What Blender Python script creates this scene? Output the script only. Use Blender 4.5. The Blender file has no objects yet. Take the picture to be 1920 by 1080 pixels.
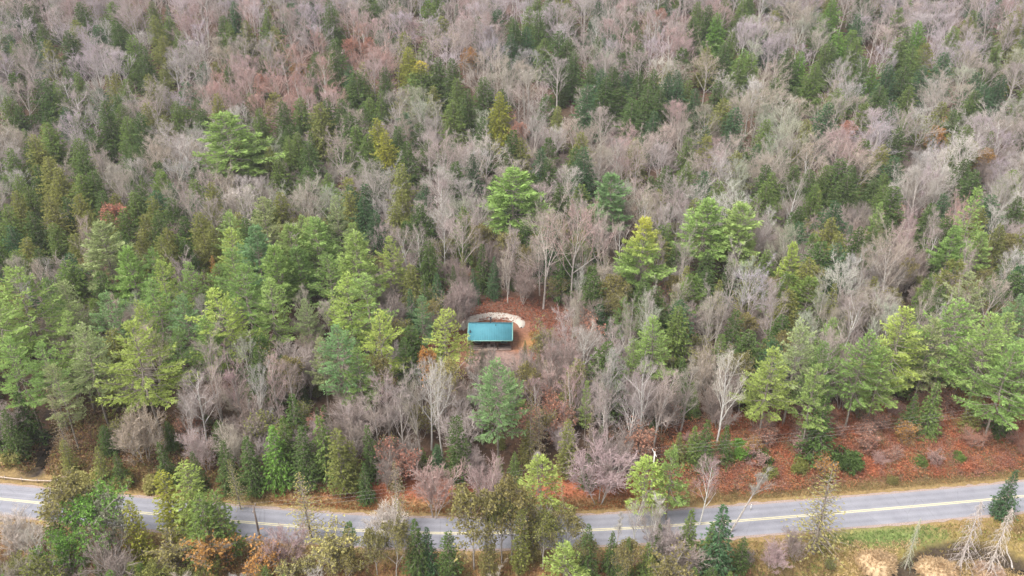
import bpy, math, random
import numpy as np
R = math.radians
rng = np.random.default_rng(11)
random.seed(5)
scene = bpy.context.scene

# ------------------------------------------------------------------ camera
CAM_H = 85.0
PITCH = R(27.3)
FPX = 1450.0                       # focal length in pixels of a 1920 wide picture
cam_data = bpy.data.cameras.new("camera")
cam_data.sensor_width = 36.0
cam_data.lens = 36.0 * FPX / 1920.0
cam_data.clip_start = 1.0
cam_data.clip_end = 6000.0
cam = bpy.data.objects.new("camera", cam_data)
scene.collection.objects.link(cam)
cam.location = (0, 0, CAM_H)
cam.rotation_euler = (math.pi / 2 - PITCH, 0, 0)
scene.camera = cam

# ------------------------------------------------------------------ world, sun, exposure
SUN_EL, SUN_AZ = R(58), R(-125)     # azimuth measured from +Y towards +X
world = bpy.data.worlds.new("World")
scene.world = world
world.use_nodes = True
wn = world.node_tree
wn.nodes.clear()
sky = wn.nodes.new('ShaderNodeTexSky')
sky.sky_type = 'NISHITA'
sky.sun_disc = False
sky.sun_elevation = SUN_EL
sky.sun_rotation = SUN_AZ
sky.air_density = 1.0
sky.dust_density = 4.0
sky.ozone_density = 1.0
hsv = wn.nodes.new('ShaderNodeHueSaturation')
hsv.inputs['Saturation'].default_value = 0.22
bg = wn.nodes.new('ShaderNodeBackground')
bg.inputs['Strength'].default_value = 0.125
wo = wn.nodes.new('ShaderNodeOutputWorld')
wn.links.new(sky.outputs[0], hsv.inputs['Color'])
wn.links.new(hsv.outputs[0], bg.inputs['Color'])
wn.links.new(bg.outputs[0], wo.inputs[0])
sun_d = bpy.data.lights.new("sun", 'SUN')
sun_d.energy = 1.5
sun_d.angle = R(25)
sun_d.color = (1.0, 0.97, 0.93)
sun = bpy.data.objects.new("sun", sun_d)
scene.collection.objects.link(sun)
sun.location = (0, 0, 200)
# direction the light travels: from the sky at azimuth SUN_AZ down
sun.rotation_euler = (math.pi / 2 - SUN_EL, 0, math.pi - SUN_AZ)
scene.view_settings.view_transform = 'Standard'
scene.view_settings.look = 'None'
scene.view_settings.exposure = 1.34
scene.view_settings.gamma = 1.0
scene.view_settings.use_curve_mapping = False

# ------------------------------------------------------------------ picture <-> ground helpers
CP, SP = math.cos(PITCH), math.sin(PITCH)


def ray(px, py):
    a, b = (px - 960) / FPX, (py - 540) / FPX
    return np.array([a, CP - b * SP, -SP - b * CP])


def project(x, y, z):
    z = z - CAM_H
    dep = y * CP - z * SP
    return 960 + FPX * x / dep, 540 - FPX * (y * SP + z * CP) / dep, dep


def ground0(px, py):
    d = ray(px, py)
    t = CAM_H / -d[2]
    return d[0] * t, d[1] * t


# the road's centre line and edges, read on the flat ground
CENTRE = [(-260, 905), (-120, 919), (0, 933), (120, 945), (300, 962), (450, 976), (600, 988), (740, 997), (860, 999), (1040, 995),
          (1240, 985), (1370, 975), (1520, 963), (1700, 948), (1890, 931), (2050, 914), (2250, 892)]
cw = np.array([ground0(c[0], c[1] + 3) for c in CENTRE])
_k = np.array([1, 2, 3, 2, 1]) / 9.0
_xs = np.linspace(cw[0, 0], cw[-1, 0], 240)
_ys = np.interp(_xs, cw[:, 0], cw[:, 1])
for _ in range(60):
    _p = np.pad(_ys, 2, mode='reflect', reflect_type='odd')
    _ys = np.convolve(_p, _k, 'valid')


def road_y(x):
    x = np.asarray(x, float)
    lo = _ys[0] + (x - _xs[0]) * (_ys[3] - _ys[0]) / (_xs[3] - _xs[0])
    hi = _ys[-1] + (x - _xs[-1]) * (_ys[-1] - _ys[-4]) / (_xs[-1] - _xs[-4])
    return np.where(x < _xs[0], lo, np.where(x > _xs[-1], hi, np.interp(x, _xs, _ys)))


def smooth(a, b, v):
    t = np.clip((v - a) / (b - a), 0, 1)
    return t * t * (3 - 2 * t)


def low_ground(px, py, h=-2.3):
    d = ray(px, py)
    t = (CAM_H - h) / -d[2]
    return d[0] * t, d[1] * t


CABIN = np.array([*ground0(921, 660)])
STREAM_R = [low_ground(*p) for p in [(1660, 1100), (1700, 1072), (1750, 1052), (1800, 1044), (1860, 1048), (1900, 1062), (1990, 1085)]]
STREAM_L = [ground0(*p) for p in [(20, 1030), (28, 1000), (48, 960), (60, 905), (72, 870), (88, 838), (80, 800), (100, 770)]]


def seg_dist(x, y, pts):
    best = np.full(np.shape(x), 1e9)
    for (x0, y0), (x1, y1) in zip(pts[:-1], pts[1:]):
        dx, dy = x1 - x0, y1 - y0
        t = np.clip(((x - x0) * dx + (y - y0) * dy) / (dx * dx + dy * dy), 0, 1)
        best = np.minimum(best, np.hypot(x - x0 - t * dx, y - y0 - t * dy))
    return best


def terrain(x, y):
    x = np.asarray(x, float)
    y = np.asarray(y, float)
    d = y - road_y(x)
    s = (y - 205) / 22.0
    rise = 0.25 * 22 * np.where(s > 30, s, np.log1p(np.exp(np.minimum(s, 30))))
    und = (1.3 * np.sin(x * 0.031 + 1.1) * np.sin(y * 0.027 + 0.4) + 0.7 * np.sin(x * 0.083 + y * 0.051) + 0.35 * np.sin(x * 0.19 - y * 0.23))
    far = smooth(12, 60, np.abs(d)) * smooth(9, 26, np.hypot(x - CABIN[0], y - CABIN[1]))
    near = -2.0 * smooth(6.5, 13, -d)
    bank = (0.8 + 1.2 * smooth(-5, 25, x)) * smooth(6.0, 17, d) * (1 - smooth(40, 120, d) * 0.5)
    ditch = -0.45 * np.exp(-((d - 5.6) / 1.1) ** 2)
    pond = -1.1 * np.exp(-(seg_dist(x, y, STREAM_R) / 1.5) ** 2)
    brook = -1.7 * np.exp(-(seg_dist(x, y, STREAM_L) / 2.2) ** 2) * smooth(5.2, 7.5, np.abs(d))
    return rise + und * far + near + bank + ditch + pond + brook - 0.03


def on_surface(px, py, h=0.0):
    """where the line of sight through a picture point meets the ground raised by h"""
    d = ray(px, py)
    lo, hi = 60.0, 60.0
    n = 0
    while True:
        hi = lo + 2.0
        if CAM_H + d[2] * hi < float(terrain(d[0] * hi, d[1] * hi)) + h or hi > 1500:
            break
        lo = hi
    for _ in range(14):
        m = (lo + hi) / 2
        if CAM_H + d[2] * m < float(terrain(d[0] * m, d[1] * m)) + h:
            hi = m
        else:
            lo = m
    return d[0] * hi, d[1] * hi


# ------------------------------------------------------------------ object helpers
coll = scene.collection


def tag(o, label=None, cat=None, group=None, kind=None):
    if label: o['label'] = label
    if cat: o['category'] = cat
    if group: o['group'] = group
    if kind: o['kind'] = kind
    return o


class MB:
    """collects triangles and quads with an optional per-vertex shade value"""
    def __init__(self):
        self.v, self.f3, self.f4, self.s, self.n = [], [], [], [], 0

    def add(self, v, f, s=0.5):
        v = np.asarray(v, np.float32).reshape(-1, 3)
        f = np.asarray(f, np.int32)
        (self.f3 if f.shape[1] == 3 else self.f4).append(f + self.n)
        self.v.append(v)
        self.s.append(np.broadcast_to(np.asarray(s, np.float32), (len(v),)))
        self.n += len(v)

    def box(self, c, size, rot=0.0, s=0.5):
        hx, hy, hz = np.array(size) / 2
        p = np.array([[-hx, -hy, -hz], [hx, -hy, -hz], [hx, hy, -hz], [-hx, hy, -hz], [-hx, -hy, hz], [hx, -hy, hz], [hx, hy, hz], [-hx, hy, hz]])
        cr, sr = math.cos(rot), math.sin(rot)
        p = np.stack([p[:, 0] * cr - p[:, 1] * sr, p[:, 0] * sr + p[:, 1] * cr, p[:, 2]], 1) + np.array(c)
        self.add(p, [[0, 3, 2, 1], [4, 5, 6, 7], [0, 1, 5, 4], [1, 2, 6, 5], [2, 3, 7, 6], [3, 0, 4, 7]], s)

    def tube(self, pts, rad, n=5, s=0.5, cap=True):
        pts = np.asarray(pts, float)
        k = len(pts)
        rad = np.broadcast_to(np.asarray(rad, float), (k,))
        t = np.gradient(pts, axis=0)
        t /= np.linalg.norm(t, axis=1, keepdims=True) + 1e-9
        ref = np.array([0.0, 0.0, 1.0]) if abs(t[0, 2]) < 0.8 else np.array([1.0, 0.0, 0.0])
        a = np.cross(t, ref)
        a /= np.linalg.norm(a, axis=1, keepdims=True) + 1e-9
        b = np.cross(t, a)
        ang = np.arange(n) * 2 * math.pi / n
        ring = pts[:, None, :] + rad[:, None, None] * (np.cos(ang)[None, :, None] * a[:, None, :] + np.sin(ang)[None, :, None] * b[:, None, :])
        i = np.arange(k - 1)[:, None] * n
        j = np.arange(n)[None, :]
        j2 = (j + 1) % n
        f = np.stack([i + j, i + j2, i + n + j2, i + n + j], -1).reshape(-1, 4)
        self.add(ring.reshape(-1, 3), f, s)
        if cap:
            base = self.n - n
            self.f3.append(np.array([[base, base + q, base + q + 1] for q in range(1, n - 1)], np.int32))

    def mesh(self, name, mats):
        me = bpy.data.meshes.new(name)
        v = np.concatenate(self.v)
        f3 = np.concatenate(self.f3) if self.f3 else np.zeros((0, 3), np.int32)
        f4 = np.concatenate(self.f4) if self.f4 else np.zeros((0, 4), np.int32)
        me.vertices.add(len(v))
        me.vertices.foreach_set('co', v.ravel())
        me.loops.add(f3.size + f4.size)
        me.loops.foreach_set('vertex_index', np.concatenate([f3.ravel(), f4.ravel()]))
        me.polygons.add(len(f3) + len(f4))
        st = np.concatenate([np.arange(len(f3)) * 3, f3.size + np.arange(len(f4)) * 4]).astype(np.int32)
        me.polygons.foreach_set('loop_start', st)
        me.update(calc_edges=True)
        at = me.attributes.new('shade', 'FLOAT', 'POINT')
        at.data.foreach_set('value', np.concatenate(self.s))
        for m in (mats if isinstance(mats, (list, tuple)) else [mats]):
            me.materials.append(m)
        return me

    def obj(self, name, mat, parent=None, smoothed=False):
        me = self.mesh(name, mat)
        if smoothed:
            me.polygons.foreach_set('use_smooth', np.ones(len(me.polygons), bool))
        o = bpy.data.objects.new(name, me)
        coll.objects.link(o)
        if parent: o.parent = parent
        return o


def empty(name, loc, rz=0.0):
    o = bpy.data.objects.new(name, None)
    o.empty_display_size = 0.3
    o.location = loc
    o.rotation_euler = (0, 0, rz)
    coll.objects.link(o)
    return o


# ------------------------------------------------------------------ materials
def nodes_of(name):
    m = bpy.data.materials.new(name)
    m.use_nodes = True
    nt = m.node_tree
    b = nt.nodes['Principled BSDF']
    b.inputs['Roughness'].default_value = 0.85
    b.inputs['Specular IOR Level'].default_value = 0.25
    return m, nt, b


def ramp(nt, src, stops):
    r = nt.nodes.new('ShaderNodeValToRGB')
    while len(r.color_ramp.elements) < len(stops):
        r.color_ramp.elements.new(0.5)
    for e, (p, c) in zip(r.color_ramp.elements, stops):
        e.position = p
        e.color = (*c, 1)
    nt.links.new(src, r.inputs[0])
    return r.outputs[0]


def noise(nt, scale, detail=4, vec=None, rough=0.55):
    n = nt.nodes.new('ShaderNodeTexNoise')
    n.inputs['Scale'].default_value = scale
    n.inputs['Detail'].default_value = detail
    n.inputs['Roughness'].default_value = rough
    if vec is not None: nt.links.new(vec, n.inputs['Vector'])
    return n.outputs['Fac']


def mixc(nt, a, b, fac, mode='MIX'):
    m = nt.nodes.new('ShaderNodeMix')
    m.data_type = 'RGBA'
    m.blend_type = mode
    for s, val in ((m.inputs['A'], a), (m.inputs['B'], b), (m.inputs['Factor'], fac)):
        if isinstance(val, (int, float)): s.default_value = val
        elif isinstance(val, tuple): s.default_value = (*val, 1)
        else: nt.links.new(val, s)
    return m.outputs['Result']


def coords(nt, kind='Object'):
    return nt.nodes.new('ShaderNodeTexCoord').outputs[kind]


def attr(nt, name, typ='GEOMETRY', out='Fac'):
    a = nt.nodes.new('ShaderNodeAttribute')
    a.attribute_type = typ
    a.attribute_name = name
    return a.outputs[out]


def simple(name, col, var=0.25, scale=3.0, rough=0.85, metal=0.0, bump=0.0):
    m, nt, b = nodes_of(name)
    co = coords(nt)
    n = noise(nt, scale, 5, co)
    lo = tuple(c * (1 - var) for c in col)
    hi = tuple(min(1, c * (1 + var)) for c in col)
    nt.links.new(ramp(nt, n, [(0.3, lo), (0.7, hi)]), b.inputs['Base Color'])
    b.inputs['Roughness'].default_value = rough
    b.inputs['Metallic'].default_value = metal
    if bump:
        bm = nt.nodes.new('ShaderNodeBump')
        bm.inputs['Strength'].default_value = bump
        nt.links.new(n, bm.inputs['Height'])
        nt.links.new(bm.outputs[0], b.inputs['Normal'])
    return m


def plant_mat(name, far, lo, hi, trans=0.0):
    """colour = the plant's own tint x a light/dark value stored on the mesh; far: tint read from the instance"""
    m, nt, b = nodes_of(name + ('_far' if far else ''))
    if far:
        tint = attr(nt, 'tint', 'INSTANCER', 'Color')
    else:
        tint = nt.nodes.new('ShaderNodeObjectInfo').outputs['Color']
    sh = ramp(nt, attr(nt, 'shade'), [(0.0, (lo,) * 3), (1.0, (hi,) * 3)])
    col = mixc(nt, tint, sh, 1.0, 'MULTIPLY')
    nt.links.new(col, b.inputs['Base Color'])
    b.inputs['Roughness'].default_value = 0.9
    b.inputs['Specular IOR Level'].default_value = 0.12
    if trans:
        t = nt.nodes.new('ShaderNodeBsdfTranslucent')
        nt.links.new(col, t.inputs['Color'])
        mx = nt.nodes.new('ShaderNodeMixShader')
        mx.inputs[0].default_value = trans
        nt.links.new(b.outputs[0], mx.inputs[1])
        nt.links.new(t.outputs[0], mx.inputs[2])
        nt.links.new(mx.outputs[0], nt.nodes['Material Output'].inputs['Surface'])
    return m


MAT = {}
for far in (False, True):
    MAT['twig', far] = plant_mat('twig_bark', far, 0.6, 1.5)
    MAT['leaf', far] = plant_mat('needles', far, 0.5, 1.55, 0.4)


def bark(name, lo, hi):
    m, nt, b = nodes_of(name)
    co = coords(nt)
    mp = nt.nodes.new('ShaderNodeMapping')
    mp.inputs['Scale'].default_value = (3, 3, 0.9)
    nt.links.new(co, mp.inputs['Vector'])
    nt.links.new(ramp(nt, noise(nt, 2.2, 6, mp.outputs[0]), [(0.3, lo), (0.68, hi)]), b.inputs['Base Color'])
    return m


MAT['bark_grey'] = bark('grey_bark', (0.24, 0.21, 0.19), (0.56, 0.5, 0.45))
MAT['bark_pale'] = bark('pale_birch_bark', (0.36, 0.34, 0.31), (0.78, 0.75, 0.7))
MAT['bark_brown'] = bark('brown_bark', (0.13, 0.105, 0.085), (0.36, 0.31, 0.26))

# ------------------------------------------------------------------ ground
def axis(vals):
    out = [vals[0][0]]
    for a, b, st in vals:
        n = max(1, round((b - a) / st))
        out += list(a + (b - a) * (np.arange(n) + 1) / n)
    return np.array(out)


gx = axis([(-2600, -600, 125), (-600, -150, 12), (-150, -70, 3), (-70, 85, 0.8), (85, 150, 3), (150, 600, 12), (600, 2600, 125)])
gy = axis([(-400, 20, 60), (20, 74, 6), (74, 145, 0.7), (145, 240, 3), (240, 640, 8), (640, 3200, 120)])
GX, GY = np.meshgrid(gx, gy)
GZ = terrain(GX, GY)
GZ = np.where(GY > 560, GZ - 0.25 * (GY - 560) * 0.93, GZ)
nx, ny = len(gx), len(gy)
gb = MB()
ii = (np.arange(ny - 1)[:, None] * nx + np.arange(nx - 1)[None, :]).ravel()
gb.add(np.stack([GX, GY, GZ], -1).reshape(-1, 3), np.stack([ii, ii + 1, ii + nx + 1, ii + nx], 1))
m, nt, b = nodes_of('forest_floor')
co = coords(nt)
litter = ramp(nt, noise(nt, 0.9, 8, co, 0.7), [(0.25, (0.035, 0.026, 0.018)), (0.5, (0.095, 0.065, 0.045)), (0.75, (0.17, 0.11, 0.08))])
patch = ramp(nt, noise(nt, 0.06, 4, co), [(0.35, (0.8, 0.85, 0.75)), (0.65, (1.15, 0.9, 0.82))])
litter = mixc(nt, litter, patch, 1.0, 'MULTIPLY')
zone = attr(nt, 'zone', 'GEOMETRY', 'Color')
za = attr(nt, 'zone', 'GEOMETRY', 'Alpha')
fine = ramp(nt, noise(nt, 1.6, 8, co, 0.75), [(0.25, (0.45, 0.45, 0.45)), (0.75, (1.5, 1.45, 1.4))])
zc = mixc(nt, zone, fine, 1.0, 'MULTIPLY')
edge = nt.nodes.new('ShaderNodeMath'); edge.operation = 'ADD'; edge.use_clamp = True
sh_ = nt.nodes.new('ShaderNodeMath'); sh_.operation = 'MULTIPLY_ADD'; sh_.inputs[1].default_value = 1.2; sh_.inputs[2].default_value = -0.6
nt.links.new(noise(nt, 0.7, 5, co), sh_.inputs[0])
nt.links.new(za, edge.inputs[0]); nt.links.new(sh_.outputs[0], edge.inputs[1])
nt.links.new(mixc(nt, litter, zc, edge.outputs[0]), b.inputs['Base Color'])
bm = nt.nodes.new('ShaderNodeBump'); bm.inputs['Strength'].default_value = 0.7; bm.inputs['Distance'].default_value = 0.25
nt.links.new(noise(nt, 2.5, 6, co), bm.inputs['Height']); nt.links.new(bm.outputs[0], b.inputs['Normal'])
b.inputs['Roughness'].default_value = 1.0
MAT['ground'] = m
ground = gb.obj('ground', MAT['ground'], smoothed=True)
tag(ground, 'leaf strewn brown forest floor with grassy road verges', kind='structure')
D = (GY - road_y(GX)).ravel(); X_ = GX.ravel(); Y_ = GY.ravel()
zone_c = np.zeros((nx * ny, 4), np.float32)


def put(mask, c):
    mask = np.clip(mask, 0, 1)[:, None]
    zone_c[:, :3] = zone_c[:, :3] * (1 - mask) + np.array(c) * mask
    zone_c[:, 3:] = np.maximum(zone_c[:, 3:], mask)


OCHRE, REDLEAF, GREEN = (0.27, 0.19, 0.085), (0.36, 0.13, 0.07), (0.17, 0.22, 0.07)
vergew = np.where((X_ > 30) & (D > 0), 5.6, 8.0) + 0.8 * np.sin(X_ * 0.07)
put((1 - smooth(vergew, vergew + 3, np.abs(D))), OCHRE)
put(smooth(5.5, 8, D) * (1 - smooth(10, 14, D)) * (1 - smooth(20, 34, X_)) * smooth(-40, -25, X_), REDLEAF)
put(smooth(6.0, 7.5, D) * (1 - smooth(21, 28, D)) * smooth(28, 40, X_), REDLEAF)
put(smooth(5, 7, -D) * (1 - smooth(30, 40, -D)) * smooth(30, 45, X_), (0.25, 0.19, 0.07))
gpx, gpy, _ = project(X_, Y_, GZ.ravel())
put(np.exp(-(((gpx - 1660) / 110) ** 2 + ((gpy - 1008) / 22) ** 2) ** 1.5), GREEN)
put(smooth(5, 7, -D) * (1 - smooth(14, 22, -D)) * (1 - smooth(20, 34, X_)), (0.29, 0.17, 0.075))
cab = np.hypot((X_ - CABIN[0]) / 1.25, Y_ - CABIN[1] - 3)
put((1 - smooth(9, 15, cab)) * 0.9, (0.27, 0.125, 0.075))
put(0.7 * (1 - smooth(0.5, 1.2, ((gpx - 1000) / 150) ** 2 + ((gpy - 590) / 45) ** 2)), (0.22, 0.105, 0.07))
put(np.exp(-((X_ - CABIN[0] - 9.5) ** 2 + (Y_ - CABIN[1] - 1) ** 2) / 9.0), (0.33, 0.19, 0.07))
put((1 - smooth(4, 6.5, np.hypot((X_ - CABIN[0] - 1) / 1.1, Y_ - CABIN[1] + 6))), (0.26, 0.18, 0.155))
put(0.35 * (1 - smooth(2.5, 6, np.abs(X_ - CABIN[0] - 9 - (CABIN[1] - Y_) * 0.35))) * smooth(-40, -28, Y_ - CABIN[1]) * (1 - smooth(-6, 0, Y_ - CABIN[1])), (0.28, 0.17, 0.13))
put((1 - smooth(0.6, 1.4, seg_dist(X_, Y_, STREAM_L))) * smooth(5, 7, np.abs(D)), (0.05, 0.04, 0.035))
put((1 - smooth(0.9, 1.8, seg_dist(X_, Y_, STREAM_R))), (0.06, 0.045, 0.03))
ca = ground.data.attributes.new('zone', 'FLOAT_COLOR', 'POINT')
ca.data.foreach_set('color', zone_c.ravel())


# ------------------------------------------------------------------ road
def strip(name, mat, off0, off1, z, label, x0=None, x1=None, wob=0.0):
    xs = _xs if x0 is None else np.linspace(x0, x1, 120)
    ys = road_y(xs)
    tx = np.gradient(xs); ty = np.gradient(ys)
    L = np.hypot(tx, ty); nxn, nyn = -ty / L, tx / L
    w1 = off1 + wob * rng.normal(0, 1, len(xs)); w0 = off0 + wob * rng.normal(0, 1, len(xs))
    a = np.stack([xs + nxn * w0, ys + nyn * w0, np.full(len(xs), z)], 1)
    c = np.stack([xs + nxn * w1, ys + nyn * w1, np.full(len(xs), z)], 1)
    mbs = MB()
    n = len(xs)
    i = np.arange(n - 1)
    mbs.add(np.concatenate([a, c]), np.stack([i, i + 1, i + n + 1, i + n], 1), np.concatenate([np.zeros(n), np.ones(n)]))
    return mbs.obj(name, mat)


m, nt, b = nodes_of('weathered_asphalt')
co = coords(nt)
base = ramp(nt, noise(nt, 0.35, 5, co), [(0.3, (0.215, 0.213, 0.24)), (0.7, (0.265, 0.262, 0.29))])
grit = ramp(nt, noise(nt, 14, 3, co), [(0.3, (0.85,) * 3), (0.7, (1.12,) * 3)])
tracks = ramp(nt, attr(nt, 'shade'), [(0.0, (1.06, 1.02, .98)), (.08, (1.0,) * 3), (.14, (.87,) * 3), (.24, (1.04,) * 3), (.36, (.88,) * 3), (.45, (1.02,) * 3), (.55, (1.02,) * 3), (.64, (.88,) * 3),
                                    (.76, (1.04,) * 3), (.86, (.87,) * 3), (.92, (1.0,) * 3), (1.0, (1.06, 1.02, .98))])
vor = nt.nodes.new('ShaderNodeTexVoronoi'); vor.feature = 'DISTANCE_TO_EDGE'; vor.inputs['Scale'].default_value = 0.16
nt.links.new(co, vor.inputs['Vector'])
crack = ramp(nt, vor.outputs['Distance'], [(0.0, (.86,) * 3), (0.010, (1.0,) * 3)])
body = mixc(nt, mixc(nt, base, grit, 1.0, 'MULTIPLY'), mixc(nt, tracks, crack, 1.0, 'MULTIPLY'), 1.0, 'MULTIPLY')
nt.links.new(body, b.inputs['Base Color'])
b.inputs['Roughness'].default_value = 0.8
MAT['asphalt'] = m
MAT['gravel'] = simple('gravel_shoulder', (0.30, 0.23, 0.2), 0.35, 6, 1.0)
MAT['paint'] = simple('faded_centre_paint', (0.56, 0.50, 0.31), 0.18, 8)
HW = 3.05
o = strip('road_shoulder', MAT['gravel'], -HW - 0.45, HW + 0.45, 0.02, '', wob=0.12); tag(o, 'narrow gravel shoulder along both road edges', kind='structure')
o = strip('road', MAT['asphalt'], -HW, HW, 0.03, ''); tag(o, 'pale grey two lane asphalt road', kind='structure')
road_obj = o
for s_ in (-1, 1):
    o = strip('centre_line', MAT['paint'], s_ * 0.15 - 0.075, s_ * 0.15 + 0.075, 0.036, '')
    tag(o, 'faded cream yellow centre line painted on road', kind='structure')

# water
m, nt, b = nodes_of('dark_water')
b.inputs['Base Color'].default_value = (0.018, 0.014, 0.01, 1)
b.inputs['Roughness'].default_value = 0.12
bm = nt.nodes.new('ShaderNodeBump'); bm.inputs['Strength'].default_value = 0.08
nt.links.new(noise(nt, 3, 3, coords(nt)), bm.inputs['Height']); nt.links.new(bm.outputs[0], b.inputs['Normal'])
MAT['water'] = m


def water(name, pts, w, z, label):
    P = np.array(pts); tt = np.linspace(0, len(P) - 1, 60)
    xs = np.interp(tt, range(len(P)), P[:, 0]); ys = np.interp(tt, range(len(P)), P[:, 1])
    tx, ty = np.gradient(xs), np.gradient(ys); L = np.hypot(tx, ty)
    mbs = MB(); n = 60; i = np.arange(n - 1)
    ww = w * (1 + 0.25 * np.sin(tt * 5))
    a = np.stack([xs - ty / L * ww, ys + tx / L * ww, np.full(n, z)], 1)
    c = np.stack([xs + ty / L * ww, ys - tx / L * ww, np.full(n, z)], 1)
    mbs.add(np.concatenate([a, c]), np.stack([i, i + 1, i + n + 1, i + n], 1))
    return tag(mbs.obj(name, MAT['water']), label, kind='structure')


water('stream', STREAM_R, 1.25, -2.75, 'dark narrow stream curving through the marsh')
l_up = [p for p in STREAM_L if p[1] > float(road_y(p[0])) + 4.5]
zb = float(np.mean([terrain(*p) for p in l_up[1:]]))
water('brook', l_up, 0.6, zb + 0.35, 'black brook pool running into the woods beyond the road')

# ------------------------------------------------------------------ tree builders: each returns (trunk MB, crown MB)
def unit(v):
    return v / (np.linalg.norm(v) + 1e-9)


def tufts(mb, P, Dv, S, n, width=0.34, spread=0.9, up=0.15, shade=None, rg=None):
    rg = rg or rng
    P = np.repeat(np.asarray(P, float), n, 0); Dv = np.repeat(np.asarray(Dv, float), n, 0); S = np.repeat(np.asarray(S, float), n)
    N = len(P)
    d = Dv + rg.normal(0, 0.45 * spread, (N, 3)); d[:, 2] += up
    d /= np.linalg.norm(d, axis=1, keepdims=True) + 1e-9
    sd = np.cross(d, rg.normal(0, 1, (N, 3))); sd /= np.linalg.norm(sd, axis=1, keepdims=True) + 1e-9
    L = S * rg.uniform(0.65, 1.25, N)
    w = L * width
    b0 = P + rg.normal(0, 0.12, (N, 3)) * S[:, None]
    mid = b0 + d * (L * 0.45)[:, None]
    tip = b0 + d * L[:, None]; tip[:, 2] -= L * 0.12
    v = np.stack([b0, mid - sd * w[:, None] / 2, tip, mid + sd * w[:, None] / 2], 1).reshape(-1, 3)
    sh = (np.repeat(np.asarray(shade, float), n) if shade is not None else np.full(N, 0.5)) + rg.normal(0, 0.13, N)
    f = np.arange(N)[:, None] * 4 + np.array([[0, 1, 2, 3]])
    mb.add(v, f, np.repeat(np.clip(sh, 0, 1), 4))


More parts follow.
